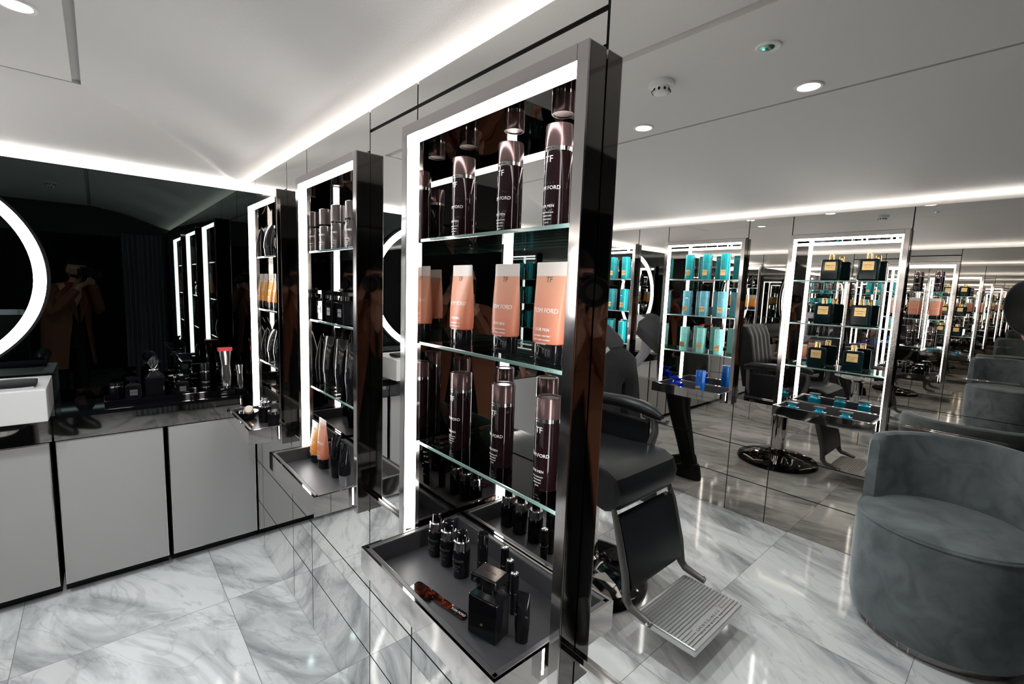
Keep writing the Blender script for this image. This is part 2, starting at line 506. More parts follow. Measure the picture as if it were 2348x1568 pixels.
# ---------------------------------------------------------------- vaulted ceiling
PX0, PX1, PY0, PY1 = -2.66, XD-0.002, -1.395, -0.66     # flat panel
GV = 0.10                                            # the vault springs from behind the mirrors
VPROF = [(0.11, 1.99), (0.112, 2.03), (0.11, 2.06), (0.095, 2.083), (0.06, 2.100), (0.0, 2.115), (-0.08, 2.138), (-0.155, 2.168), (-0.231, 2.197), (-0.31, 2.225),
         (-0.386, 2.247), (-0.45, 2.262), (-0.52, 2.275), (-0.59, 2.287), (-0.66, 2.300)]      # depth towards the room, height
VPTS = []
for i_ in range(len(VPROF)-1):                 # smooth the profile
    P0, P1, P2, P3 = (VPROF[max(0, min(len(VPROF)-1, i_+k_))] for k_ in (-1, 0, 1, 2))
    for q_ in range(4):
        u_ = q_/4
        VPTS.append(tuple(0.5*((2*P1[c_])+(-P0[c_]+P2[c_])*u_+(2*P0[c_]-5*P1[c_]+4*P2[c_]-P3[c_])*u_**2+(-P0[c_]+3*P1[c_]-3*P2[c_]+P3[c_])*u_**3) for c_ in (0, 1)))
VPTS.append(VPROF[-1])
bm = B()
def ring_at(d):
    t = (0.0-d)/0.66                      # 0 at the wall plane, 1 at the flat panel
    x0 = XB+(PX0-XB)*t; y0 = -W+(PY0+W)*t; y1 = 0+(PY1)*t
    return [(x0, y0), (XD, y0), (XD, y1), (x0, y1)]
for side in (0, 2, 3):
    prev = None
    for d_, z in VPTS:
        q = ring_at(d_)
        a, b = q[side], q[(side+1) % 4]
        cur = [bm.verts.new((a[0]+(b[0]-a[0])*s, a[1]+(b[1]-a[1])*s, z)) for s in (0, 0.25, 0.5, 0.75, 1)]
        if prev:
            for j in range(4):
                f = bm.faces.new((prev[j], prev[j+1], cur[j+1], cur[j])); f.smooth = True
        prev = cur
struct('ceiling', bm, plaster, recalc=False)
# groove round the flat panel and the panel itself
bm = B()
gw = 0.026
def frame_ring(bm, X0, X1, Y0, Y1, g, z0, z1, mi):
    box(bm, X0, X1, Y1-g, Y1, z0, z1, mi); box(bm, X0, X1, Y0, Y0+g, z0, z1, mi)
    box(bm, X0, X0+g, Y0+g, Y1-g, z0, z1, mi); box(bm, X1-g, X1, Y0+g, Y1-g, z0, z1, mi)
frame_ring(bm, PX0, PX1, PY0, PY1, gw, ZC+0.014, ZC+0.02, 0)
frame_ring(bm, PX0-0.004, PX1+0.004, PY0-0.004, PY1+0.004, 0.004, ZC, ZC+0.04, 0)
struct('trim_3', bm, groove_m)
bm = B(); box(bm, PX0+gw, PX1-gw, PY0+gw, PY1-gw, ZC-0.004, ZC+0.03)
struct('ceiling_panel', bm, plaster)
# roof slab that closes the room
bm = B(); box(bm, XB-0.2, XD+0.14, -W-0.25, 0.25, ZC+0.05, ZC+0.1); struct('ceiling_slab', bm, black)

# hidden cove strips on top of the walls
def cove(name, x0, x1, y0, y1, label, m=None):
    bm = B(); box(bm, x0, x1, y0, y1, ZT-0.020, ZT-0.013)
    tag(mk(name, bm, m or cove_m), label, 'cove light')
cove('cove_light', XB-0.02, XD-0.01, 0.030, 0.044, 'bright cove line along the top of the mirror wall on the right', cove_front_m)
cove('cove_light', XB-0.02, XD-0.01, -W-0.044, -W-0.030, 'bright cove line above the opposite mirror wall with the blue boxes')
cove('cove_light', XB-0.060, XB-0.030, -W-0.06, 0.07, 'bright cove line along the top of the black glass wall', cove_left_m)

# ---------------------------------------------------------------- ceiling fittings
def downlight(loc, label):
    t = thing('downlight', label, 'downlight', loc, 0, 'ceiling downlights')
    bm = B()
    lathe(bm, [(0.0345, 0.006), (0.046, 0.006), (0.0465, 0.003), (0.044, 0.0), (0.036, 0.0015), (0.0345, 0.006)][::-1], 40, (0, 0, -0.006))
    mk('rim', bm, white_pl, t)
    bm = B(); lathe(bm, [(0.0, -0.0025), (0.0345, -0.0025)], 40); mk('diffuser', bm, spot_m, t)
    ld = bpy.data.lights.new('beam', 'SPOT'); ld.energy = SPOT; ld.spot_size = math.radians(125); ld.spot_blend = 0.9
    ld.shadow_soft_size = 0.03; ld.color = (0.93, 0.98, 1)
    lo = bpy.data.objects.new('beam', ld); COL.objects.link(lo); lo.parent = t; lo.location = (0, 0, -0.03)
    return t
zc = ZC-0.004
downlight((-2.02, -0.785, zc), 'round white downlight in the ceiling panel above the sink side, upper left corner')
downlight((-0.623, -1.28, zc), 'round white downlight right of the smoke detector')
downlight((-1.281, -1.255, zc), 'round white downlight below left of the smoke detector')
downlight((-1.95, -1.25, zc), 'round downlight reflected in the black glass beside the photographer')
t = thing('smoke_detector', 'white dome smoke detector on the flat ceiling', 'smoke detector', (-0.979, -0.90, zc))
bm = B(); lathe(bm, [(0.05, 0), (0.052, -0.004), (0.050, -0.018), (0.045, -0.021), (0, -0.021)][::-1], 40); mk('base', bm, white_pl, t)
bm = B(); lathe(bm, [(0.036, -0.021), (0.036, -0.026), (0.03, -0.044), (0.024, -0.047), (0, -0.047)][::-1], 40)
mk('sensor_dome', bm, white_pl, t)
bm = B()
for k in range(10):
    a = 2*PI*k/10
    M = Matrix.Rotation(a, 4, 'Z') @ Matrix.Translation((0.0345, 0, -0.033)) @ Matrix.Rotation(math.radians(-20), 4, 'Y')
    vs = box(bm, -0.001, 0.002, -0.004, 0.004, -0.007, 0.007)
    for v in vs: v.co = M @ v.co
mk('vents', bm, black, t)
t.scale = (0.88, 0.88, 0.88)
t = thing('emergency_light', 'small round ceiling emergency light with a green indicator', 'emergency light', (-0.621, -0.90, zc))
bm = B(); lathe(bm, [(0.036, 0), (0.036, -0.003), (0.033, -0.006), (0.026, -0.0055), (0.024, -0.003), (0, -0.003)][::-1], 36); mk('housing', bm, white_pl, t)
bm = B(); lathe(bm, [(0.0, -0.012), (0.010, -0.010), (0.016, -0.006), (0.017, -0.003)], 20, (0.0, 0, 0)); mk('lens', bm, clear_glass, t)
bm = B(); lathe(bm, [(0.0, -0.009), (0.003, -0.0085), (0.003, -0.006)], 12, (-0.012, 0.004, 0)); mk('indicator', bm, green_led, t)

# ---------------------------------------------------------------- display cabinets
def cabinet(x0, x1, wall, label):
    """local frame: x along the wall, y = 0 the mirror plane, front towards -y"""
    wd = x1-x0; h = wd/2
    loc, rz = (((x0+x1)/2, 0, 0), 0) if wall == 'A' else (((x0+x1)/2, -W, 0), PI)
    t = thing('display_cabinet', label, 'display cabinet', loc, rz, 'lit mirror display cabinets')
    fr, sw = -0.045, 0.026
    zi = ZTOP-0.026
    bm = B()      # outer carcass
    box(bm, -h, -h+sw, fr, 0.004, ZB, ZTOP, 0, 0.0012, 1)
    box(bm, h-sw, h, fr, 0.004, ZB, ZTOP, 0, 0.0012, 1)
    box(bm, -h+sw, h-sw, fr, 0.004, zi, ZTOP, 0)
    mk('frame', bm, steel if wall == 'A' else steel, t)
    for s in (-1, 1):
        bm = B(); box(bm, s*(h+0.0004)-0.0006, s*(h+0.0004)+0.0006, fr+0.004, 0.002, ZB+0.002, ZTOP-0.003)
        mk('side_panel', bm, dark_chrome, t)
    bm = B()
    box(bm, -h+0.002, -h+sw-0.001, 0.004, NB, ZB, zi+0.02); box(bm, h-sw+0.001, h-0.002, 0.004, NB, ZB, zi+0.02)
    box(bm, -h+sw, h-sw, 0.004, NB, zi-0.001, zi+0.02)
    mk('lining', bm, dark_mirror, t)
    bm = B(); box(bm, -h+0.002, h-0.002, NB, NB+0.008, ZB, zi+0.02)
    mk('back_mirror', bm, mirror if wall == 'A' else mirror_c, t)
    # slanted light strip round the opening
    a, dz = h-sw, 0.030
    lat = 0.011
    bm = B()
    def strip(p):
        vs = [bm.verts.new(q) for q in p]
        for q in ((0, 1, 2, 3), (4, 7, 6, 5), (0, 4, 5, 1), (1, 5, 6, 2), (2, 6, 7, 3), (3, 7, 4, 0)):
            bm.faces.new([vs[i] for i in q])
    y0, y1 = fr+0.002, fr+dz
    a2 = a-0.0003
    for s in (-1, 1):
        for (zl, zh, yy, ll) in ((0.866, zi, y1, lat), (ZB+0.015, 0.866, y0+0.0045, 0.0016)):
            strip([(s*a2, y0, zl), (s*(a2-ll), yy, zl), (s*(a2-ll), yy, zh), (s*a2, y0, zh),
                   (s*a, y0+0.001, zl), (s*a, yy, zl), (s*a, yy, zh), (s*a, y0+0.001, zh)])
    strip([(-a, y0, zi-0.0003), (a, y0, zi-0.0003), (a, y1, zi-lat), (-a, y1, zi-lat),
           (-a, y0+0.001, zi), (a, y0+0.001, zi), (a, y1, zi), (-a, y1, zi)])
    mk('light_strip', bm, led_m, t)
    for z in ZS:
        bm = B()
        box(bm, -a+0.012, a-0.012, -0.006, NB-0.004, z-0.004, z+0.004, 0)
        s = mk('glass_shelf', bm, shelf_glass, t)
        bm = B(); box(bm, -a+0.012, a-0.012, -0.0085, -0.006, z-0.004, z+0.004, 0, 0.0008, 1)
        mk('polished_edge', bm, edge_glass, s)
    # tray: mirror box with a leather lining
    x0t, x1t = -a-0.003, a-0.0085
    yf, yb, zr, zb, th = -0.171, NB-0.003, 0.864, 0.798, 0.006
    if wall == 'C': yf = -0.155
    x0t = -a+0.009
    bm = B()
    box(bm, x0t, x1t, yf, yf+th, zb, zr); box(bm, x0t, x1t, yb-th, yb, zb, zr)
    box(bm, x0t, x0t+th, yf+th, yb-th, zb, zr); box(bm, x1t-th, x1t, yf+th, yb-th, zb, zr)
    box(bm, x0t+th, x1t-th, yf+th, yb-th, zb, zb+0.006)
    tr = mk('tray', bm, chrome, t)
    bm = B()
    e = th; r = 0.014
    box(bm, x0t+e, x1t-e, yf+e, yf+e+r, zb+0.006, zr-0.001, 0, 0.003, 2)
    box(bm, x0t+e, x1t-e, yb-e-r, yb-e, zb+0.006, zr-0.001, 0, 0.003, 2)
    box(bm, x0t+e, x0t+e+r, yf+e, yb-e, zb+0.006, zr-0.001, 0, 0.003, 2)
    box(bm, x1t-e-r, x1t-e, yf+e, yb-e, zb+0.006, zr-0.001, 0, 0.003, 2)
    box(bm, x0t+e, x1t-e, yf+e, yb-e, zb+0.004, ZTR-0.0008)
    mk('leather_lining', bm, leather, tr)
    return t
cabinet(*A_CABS[0], 'A', 'tall lit display cabinet nearest the camera, holding peach tubes and dark brown bottles')
cabinet(*A_CABS[1], 'A', 'middle lit display cabinet of the near mirror wall, with small black perfume bottles inside')
cabinet(*A_CABS[2], 'A', 'smallest looking lit display cabinet, beside the black glass corner, holding amber tubes')
cabinet(*C_CABS[0], 'C', 'lit display cabinet beside the grey armchair, with gold labelled dark bottles')
cabinet(*C_CABS[1], 'C', 'lit display cabinet with rows of teal, sky blue and aqua boxes')
cabinet(*C_CABS[2], 'C', 'far lit display cabinet of teal boxes only, half hidden behind the nearest cabinet')

# ---------------------------------------------------------------- products
def tall_bottle(label, loc, r=0.0285, h=0.198, group=None, capf=0.22, band=True, bmat=None, cmat=None, letters=True):
    t = thing('cosmetic_bottle', label, 'bottle', loc, 0, group)
    zc0 = h*(1-capf)
    bm = B(); lathe(bm, [(0.0, 0.002), (r*0.86, 0.002), (r*0.88, 0), (r*0.97, 0), (r, 0.003), (r, zc0-0.009), (r*0.97, zc0-0.0075), (0, zc0-0.0075)], 40)
    mk('body', bm, bmat or bottle_m, t)
    if band:
        bm = B(); lathe(bm, [(r*0.96, zc0-0.008), (r*1.0, zc0-0.0075), (r*1.0, zc0+0.0005), (r*0.96, zc0+0.001)], 40)
        for k in range(0): pass
        bd = mk('silver_collar', bm, silver_m, t)
        bm = B(); add_text(bm, 'TOM FORD', 0.0062, on_cyl(zc0-0.0058, r)); mk('lettering', bm, black_mat, bd)
    bm = B(); lathe(bm, [(0, zc0), (r, zc0), (r, h-0.0015), (r*0.96, h), (r*0.84, h), (r*0.80, h-0.002), (0, h-0.002)], 40)
    mk('cap', bm, cmat or cap_m, t)
    if letters:
        bm = B(); add_text(bm, 'TF', 0.018, on_cyl(zc0-0.030, r)); mk('monogram', bm, letter_m, t)
        bm = B(); add_text(bm, 'TOM FORD', 0.0105, on_cyl(h*0.37, r)); mk('lettering', bm, letter_m, t)
        bm = B(); add_text(bm, 'FOR MEN', 0.0075, on_cyl(h*0.20, r)); mk('lettering', bm, letter_m, t)
        bm = B()
        for i, s in enumerate(('HYDRATING SKIN', 'MOISTURIZER', 'HYDRATANT', '150 ML')):
            add_text(bm, s, 0.0036, on_cyl(h*0.145-i*0.0065, r))
        mk('small_print', bm, letter_m, t)
    return t
nearcab = 'of the nearest cabinet'
TOPB = tall_bottle('leftmost dark brown bottle with silver collar on the top shelf '+nearcab, (-1.0, 0.06, ZS[0]+0.0042), group='dark bottles on the top shelf of the nearest cabinet', h=0.200)
dup(TOPB, (-0.820, 0.06, ZS[0]+0.0042), label='middle dark brown bottle with silver collar on the top shelf '+nearcab)
dup(TOPB, (-0.662, 0.05, ZS[0]+0.0042), label='rightmost dark brown bottle with silver collar on the top shelf '+nearcab)
g = 'dark bottles on the third shelf of the nearest cabinet'
dup(TOPB, (-1.0, 0.066, ZS[2]+0.0042), label='leftmost slim dark bottle on the lowest glass shelf '+nearcab, group=g)
dup(TOPB, (-0.826, 0.066, ZS[2]+0.0042), label='middle slim dark bottle on the lowest glass shelf '+nearcab, group=g)
dup(TOPB, (-0.668, 0.06, ZS[2]+0.0042), label='rightmost slim dark bottle on the lowest glass shelf '+nearcab, group=g)

def gel_tube(label, loc, w=0.042, h=0.206, mat=None, group=None, letters=True, capm=None, sy=0.6, rz=0, lsize=1.0):
    t = thing('gel_tube', label, 'tube', loc, rz, group)
    ch = h*0.19
    cw = w*0.86
    bm = B()
    loft(bm, [superell(cw*0.95, cw*sy*0.95, 0, 2.3), superell(cw, cw*sy, 0.003, 2.3), superell(cw, cw*sy, ch-0.001, 2.3), superell(cw*0.97, cw*sy*0.97, ch, 2.3)])
    mk('cap', bm, capm or black_gl, t)
    bm = B()
    secs = [superell(cw*1.0, cw*sy, ch+0.0008, 2.3), superell(w*0.95, cw*sy*1.02, ch+0.004, 2.3)]
    n = 12
    for i in range(1, n+1):
        u = i/n
        z = ch+0.004+(h-0.022-ch-0.004)*u
        secs.append(superell(w*(0.95+0.05*u), cw*sy*1.02*(1-u**1.5)+0.0022*u**1.5, z, 2.3+1.5*u))
    secs.append(superell(w*1.0, 0.0020, h-0.003, 5)); secs.append(superell(w*0.97, 0.0018, h, 5))
    loft(bm, secs)
    mk('body', bm, mat or peach, t)
    if letters:
        def yat(z):
            u = min(1, max(0, (z-ch-0.004)/(h-0.026-ch)))
            return cw*sy*1.02*(1-u**1.5)+0.0022*u**1.5
        def fn(zz, ww=w):
            def f(v):
                z = zz+v.y; y = yat(z); x = v.x
                k = max(0.0, 1-abs(x/(ww))**2.5)**(1/2.5)
                return Vector((x, -y*k-0.0007-v.z, z))
            return f
        bm = B(); add_text(bm, 'TOM FORD', 0.0135*lsize, fn(h*0.50)); mk('lettering', bm, letter_m, t)
        bm = B(); add_text(bm, 'FOR MEN', 0.009*lsize, fn(h*0.32)); mk('lettering', bm, letter_m, t)
        bm = B()
        for i, s in enumerate(('INTENSIVE PURIFYING', 'MUD MASK CLEANSER', 'NETTOYANT')):
            add_text(bm, s, 0.0045*lsize, fn(h*0.265-i*0.008))
        mk('small_print', bm, letter_m, t)
        bm = B(); add_text(bm, 'TF', 0.017*lsize, fn(h*0.80)); mk('monogram', bm, dim_letter, t)
    return t
ZT2 = ZS[1]+0.0042
g = 'peach tubes on the second shelf of the nearest cabinet'
GT = gel_tube('leftmost standing peach gel tube on the second shelf '+nearcab, (-1.005, 0.066, ZT2), group=g)
dup(GT, (-0.822, 0.062, ZT2), label='middle standing peach gel tube on the second shelf '+nearcab)
dup(GT, (-0.664, 0.045, ZT2), label='rightmost peach gel tube on the second shelf '+nearcab)

def pump_bottle(label, loc, r=0.022, h=0.118, group=None):
    t = thing('pump_bottle', label, 'bottle', loc, 0.2, group)
    hb = h*0.60
    bm = B(); lathe(bm, [(0, 0), (r*0.95, 0), (r, 0.003), (r, hb-0.003), (r*0.93, hb), (0, hb)], 36); mk('body', bm, black_gl, t)
    bm = B(); lathe(bm, [(0, hb), (r*0.9, hb), (r*0.9, hb+0.022), (r*0.8, hb+0.0245), (0, hb+0.0245)], 36); mk('chrome_collar', bm, silver_m, t)
    bm = B(); lathe(bm, [(0, hb+0.0245), (r*0.55, hb+0.0245), (r*0.55, h-0.004), (r*0.6, h-0.001), (r*0.5, h), (r*0.3, h-0.002), (0, h-0.002)], 28)
    tube(bm, [(0, 0, h-0.006), (0.012, -0.004, h-0.006), (0.019, -0.007, h-0.008)], 0.003, 8)
    mk('pump_head', bm, black_gl, t)
    bm = B(); add_text(bm, 'TOM FORD', 0.0085, on_cyl(hb*0.62, r)); mk('lettering', bm, dim_letter, t)
    bm = B()
    for i, s in enumerate(('CONDITIONING', 'BEARD OIL', 'HUILE BARBE')):
        add_text(bm, s, 0.0036, on_cyl(hb*0.45-i*0.006, r))
    mk('small_print', bm, dim_letter, t)
    return t
g = 'pump bottles on the nearest tray'
PB = pump_bottle('rearmost of the three small black pump bottles with chrome collars on the nearest tray', (-1.022, 0.012, ZTR), group=g)
dup(PB, (-0.965, 0.012, ZTR), label='middle one of the three black pump bottles with chrome collars on the nearest tray')
dup(PB, (-0.903, 0.010, ZTR), label='black pump bottle nearest the camera of the three, beside the slim upright stick')
t = thing('cosmetic_stick', 'slim tall black cylinder standing alone behind the square perfume bottle on the nearest tray', 'cosmetic stick', (-0.832, 0.022, ZTR))
bm = B(); lathe(bm, [(0, 0), (0.0125, 0), (0.013, 0.001), (0.013, 0.068), (0.0125, 0.0685), (0, 0.0685)], 28); mk('barrel', bm, black_gl, t)
bm = B(); lathe(bm, [(0, 0.069), (0.013, 0.069), (0.013, 0.137), (0.0125, 0.138), (0.011, 0.138), (0.0105, 0.137), (0, 0.137)], 28); cp = mk('cap', bm, black_gl, t)
bm = B(); add_text(bm, 'TF', 0.009, lambda v: Vector((v.x, v.y-0.003, 0.1372+v.z))); mk('monogram', bm, silver_m, cp)
def lip(label, loc):
    t = thing('lip_balm', label, 'lip balm', loc, 0, 'lip balm sticks on the nearest tray')
    bm = B(); lathe(bm, [(0, 0), (0.0098, 0), (0.0103, 0.001), (0.0103, 0.05), (0, 0.05)], 28); mk('base', bm, black_gl, t)
    bm = B(); lathe(bm, [(0.0095, 0.050), (0.0106, 0.0503), (0.0106, 0.0517), (0.0095, 0.052)], 28); mk('chrome_ring', bm, silver_m, t)
    bm = B(); lathe(bm, [(0, 0.052), (0.0103, 0.052), (0.0103, 0.094), (0.0095, 0.095), (0, 0.095)], 28); mk('cap', bm, black_gl, t)
    bm = B(); lathe(bm, [(0, 0.0952), (0.0085, 0.0952), (0.0085, 0.0965), (0.006, 0.098), (0, 0.0972)], 24); mk('silver_tip', bm, silver_m, t)
    return t
LP = lip('slim black lip balm furthest from the camera, silver tip, behind the square perfume bottle', (-0.806, 0.072, ZTR))
dup(LP, (-0.757, 0.045, ZTR), label='middle slim black lip balm with silver tip behind the square perfume bottle')
dup(LP, (-0.713, 0.020, ZTR), label='slim black lip balm with silver tip beside the cap of the square perfume bottle')

def rbox(bm, hx, hy, z0, z1, bev, mi=0): box(bm, -hx, hx, -hy, hy, z0, z1, mi, bev, 2)
def perfume(label, loc, s=1.0, rz=0.0, group=None, labelplate=False, cap_plate=True):
    t = thing('perfume_bottle', label, 'perfume bottle', loc, rz, group)
    bm = B(); rbox(bm, 0.032*s, 0.021*s, 0, 0.076*s, 0.002*s)
    mk('body', bm, black_gl, t)
    bm = B()
    loft(bm, [[(sx*0.030*s, sy*0.019*s, 0.0765*s) for sx, sy in ((-1, -1), (1, -1), (1, 1), (-1, 1))],
              [(sx*0.020*s, sy*0.014*s, 0.086*s) for sx, sy in ((-1, -1), (1, -1), (1, 1), (-1, 1))]], smooth=False)
    mk('shoulder', bm, black_gl, t)
    bm = B(); lathe(bm, [(0, 0.086*s), (0.014*s, 0.086*s), (0.014*s, 0.102*s), (0, 0.102*s)], 24); mk('neck', bm, black_gl, t)
    bm = B(); rbox(bm, 0.028*s, 0.021*s, 0.102*s, 0.118*s, 0.0015*s); cp = mk('cap', bm, black_gl, t)
    if cap_plate:
        bm = B(); box(bm, -0.025*s, 0.025*s, -0.018*s, 0.018*s, 0.118*s, 0.1188*s); mk('bronze_plate', bm, pbr('bronze_plate', (0.58, 0.50, 0.46), 0.12, 0.95), cp)
        bm = B(); add_text(bm, 'TOM FORD', 0.006*s, lambda v: Vector((v.x, v.y-0.002*s, 0.1189*s+v.z))); mk('lettering', bm, black_mat, cp)
    if labelplate:
        bm = B(); box(bm, -0.015*s, 0.015*s, -0.0222*s, -0.0212*s, 0.028*s, 0.056*s); lp = mk('label_plate', bm, dim_letter, t)
        bm = B(); add_text(bm, 'TOM FORD', 0.005*s, on_front(0.042*s, -0.0224*s)); mk('lettering', bm, black_mat, lp)
    else:
        bm = B(); box(bm, -0.003, 0.003, -0.0222*s, -0.0212*s, 0.026*s, 0.0285*s); mk('tiny_badge', bm, gold_m, t)
    return t
perfume('big square black perfume bottle with bronze topped cap at the front of the nearest tray', (-0.702, -0.062, ZTR), 1.15, 0.25)
def black_tube(label, loc, h=0.105, w=0.016, rz=0.0, group=None, chrome_cap=False):
    t = thing('black_tube', label, 'tube', loc, rz, group)
    bm = B()
    n = 10; secs = []
    for i in range(n+1):
        u = i/n
        secs.append(superell(w*(1.0-0.12*u) if u > 0.15 else w*(0.9+0.1*u/0.15), w*0.85*(1-u**2)+0.0012, 0.028*h/0.105+u*(h-0.028*h/0.105), 2.2))
    loft(bm, secs); mk('body', bm, black_gl, t)
    bm = B(); loft(bm, [superell(w*0.82, w*0.70, 0, 2.2), superell(w*0.92, w*0.82, 0.0272*h/0.105, 2.2)]); mk('cap', bm, silver_m if chrome_cap else black_gl, t)
    bm = B(); add_text(bm, 'TOM FORD', 0.006, on_front(h*0.55, -w*0.62)); mk('lettering', bm, dim_letter, t)
    return t
black_tube('pointed black tube standing right of the square perfume bottle on the nearest tray', (-0.640, -0.022, ZTR), 0.108, 0.0165, 0.5)

# comb
t = thing('comb', 'tortoiseshell comb with a handle lying flat on the nearest tray', 'comb', (-0.853, -0.093, ZTR), math.radians(11))
bm = B()
out = [(-0.085, 0.015), (-0.078, 0.020), (-0.02, 0.017), (0.0, 0.012), (0.085, 0.010), (0.090, 0.005), (0.090, -0.005), (0.085, -0.009), (0.012, -0.006), (0.0, -0.006), (-0.012, -0.004), (-0.02, 0.002), (-0.084, 0.002)]
out = [(x, y) for x, y in out][::-1]
prism(bm, out, 0.001, 0.0055, bev=0.0008)
for k in range(22):
    x = -0.084 + k*0.003
    box(bm, x, x+0.0016, -0.017, 0.004, 0.0018, 0.0046)
box(bm, -0.0175, -0.0135, -0.016, 0.004, 0.0014, 0.005)
mk('comb_body', bm, tortoise, t)
bm = B(); add_text(bm, 'TOM FORD', 0.0085, lambda v: Vector((0.068+v.x, -0.003+v.y, 0.0056+v.z))); mk('lettering', bm, letter_m, t)

# middle cabinet
x0c = A_CABS[1]
lab = 'of the middle near cabinet'
g = 'tall smoky bottles on the top shelf of the middle cabinet'
smoke_m = pbr('smoky_bottle', (0.10, 0.085, 0.085), 0.15, 0.6, coat=0.6)
SB = tall_bottle('leftmost tall smoky grey bottle on the top shelf '+lab, (-1.915, 0.05, ZS[0]+0.0042), r=0.031, h=0.165, group=g, band=False, bmat=smoke_m, cmat=smoke_m, capf=0.36)
dup(SB, (-1.775, 0.045, ZS[0]+0.0042), label='middle tall smoky grey bottle on the top shelf '+lab)
dup(SB, (-1.640, 0.045, ZS[0]+0.0042), label='rightmost tall smoky grey bottle on the top shelf '+lab)
g = 'black perfume bottles on the second shelf of the middle cabinet'
PF = perfume('leftmost small black perfume bottle on the second shelf '+lab, (-1.900, 0.03, ZT2), 1.0, 0, g, True, False)
dup(PF, (-1.745, 0.01, ZT2), label='middle small black perfume bottle on the second shelf '+lab)
dup(PF, (-1.640, 0.01, ZT2), label='rightmost small black perfume bottle on the second shelf '+lab)
g = 'glossy black tubes on the lowest shelf of the middle cabinet'
BT = black_tube('leftmost glossy black tube on the lowest glass shelf '+lab, (-1.925, 0.06, ZS[2]+0.0042), 0.205, 0.032, 0.5, g)
dup(BT, (-1.79, 0.06, ZS[2]+0.0042), label='middle glossy black tube on the lowest glass shelf '+lab)
dup(BT, (-1.665, 0.05, ZS[2]+0.0042), label='rightmost glossy black tube on the lowest glass shelf '+lab)
gel_tube('short amber tube nearest the light strip on the tray of the middle cabinet', (-1.896, -0.012, ZTR), w=0.036, h=0.165, mat=amber, lsize=0.8)
gel_tube('taller orange tube beside the amber one on the tray of the middle cabinet', (-1.815, -0.012, ZTR), w=0.036, h=0.195, mat=peach, lsize=0.85)
black_tube('glossy black tube standing next to the orange tube on the middle tray', (-1.69, -0.005, ZTR), 0.165, 0.025, 0.4)
black_tube('glossy black tube with chrome cap nearest the frame on the middle tray', (-1.60, -0.012, ZTR), 0.155, 0.023, 0.2, None, True)

# cabinet by the corner
lab = 'of the corner cabinet'
g = 'arched black tubes in the corner cabinet'
AB = black_tube('left arched black tube on the top shelf '+lab, (-2.70, 0.04, ZS[0]+0.0042), 0.165, 0.036, 0.3, g)
dup(AB, (-2.49, 0.04, ZS[0]+0.0042), label='right arched black tube on the top shelf '+lab)
dup(AB, (-2.72, 0.05, ZS[2]+0.0042), label='leftmost arched black tube on the lowest glass shelf '+lab)
dup(AB, (-2.60, 0.05, ZS[2]+0.0042), label='middle arched black tube on the lowest glass shelf '+lab)
dup(AB, (-2.44, 0.03, ZS[2]+0.0042), label='rightmost arched black tube on the lowest glass shelf '+lab)
g = 'amber tubes in the corner cabinet'
AM = gel_tube('leftmost amber tube on the second shelf '+lab, (-2.725, 0.05, ZT2), w=0.04, h=0.185, mat=amber, group=g, lsize=0.8)
dup(AM, (-2.63, 0.05, ZT2), label='middle amber tube on the second shelf '+lab)
dup(AM, (-2.45, 0.03, ZT2), label='rightmost amber tube on the second shelf '+lab)
# tray of the corner cabinet
t = thing('shaving_bowl', 'polished metal shaving bowl on the tray in the corner', 'bowl', (-2.692, -0.092, ZTR))
bm = B(); lathe(bm, [(0, 0), (0.028, 0), (0.03, 0.004), (0.045, 0.018), (0.05, 0.038), (0.051, 0.042), (0.048, 0.041), (0.042, 0.02), (0.02, 0.008), (0, 0.007)], 40)
mk('bowl', bm, black_gl, t)
bm = B(); lathe(bm, [(0.0, 0.0095), (0.02, 0.010), (0.042, 0.022), (0.0475, 0.0412), (0.0515, 0.0428)], 40); mk('chrome_inside', bm, chrome, t)
t = thing('shaving_brush', 'shaving brush with brown handle and pale bristles leaning in the metal bowl', 'shaving brush', (-2.665, -0.085, ZTR+0.034))
R = Matrix.Rotation(math.radians(62), 4, 'Y') @ Matrix.Rotation(0.3, 4, 'X')
bm = B(); lathe(bm, [(0, -0.02), (0.016, -0.018), (0.02, -0.006), (0.014, 0.004), (0.013, 0.010), (0.018, 0.016), (0, 0.018)], 28, (0, 0, 0.01), M=R); mk('handle', bm, tortoise, t)
bm = B(); lathe(bm, [(0.012, 0.018), (0.019, 0.035), (0.022, 0.052), (0.016, 0.064), (0, 0.068)], 28, (0, 0, 0.01), M=R); mk('bristles', bm, cream_m, t)
t = thing('spray_bottle', 'black round bottle with a stepped silver top on the corner tray', 'bottle', (-2.600, -0.030, ZTR))
bm = B(); lathe(bm, [(0, 0), (0.029, 0), (0.030, 0.002), (0.030, 0.078), (0.027, 0.08), (0, 0.08)], 32); mk('body', bm, black_gl, t)
bm = B(); lathe(bm, [(0, 0.08), (0.020, 0.08), (0.020, 0.098), (0.022, 0.103), (0.020, 0.108), (0.013, 0.111), (0.013, 0.122), (0.014, 0.127), (0, 0.128)], 32); mk('silver_top', bm, silver_m, t)
t = thing('cream_jar', 'black round jar with silver rimmed lid beside the frame on the corner tray', 'jar', (-2.500, -0.010, ZTR))
bm = B(); lathe(bm, [(0, 0), (0.031, 0), (0.032, 0.002), (0.032, 0.052), (0, 0.052)], 32); mk('body', bm, black_gl, t)
bm = B(); lathe(bm, [(0, 0.0525), (0.032, 0.0525), (0.032, 0.073), (0.031, 0.075), (0, 0.075)], 32); mk('lid', bm, black_gl, t)
bm = B(); lathe(bm, [(0.0305, 0.0745), (0.0325, 0.0745), (0.0325, 0.0765), (0.0305, 0.0765)], 32); mk('silver_rim', bm, silver_m, t)
t = thing('razor', 'brown and gold folding razor lying at the front of the corner tray', 'razor', (-2.565, -0.115, ZTR+0.001), math.radians(2))
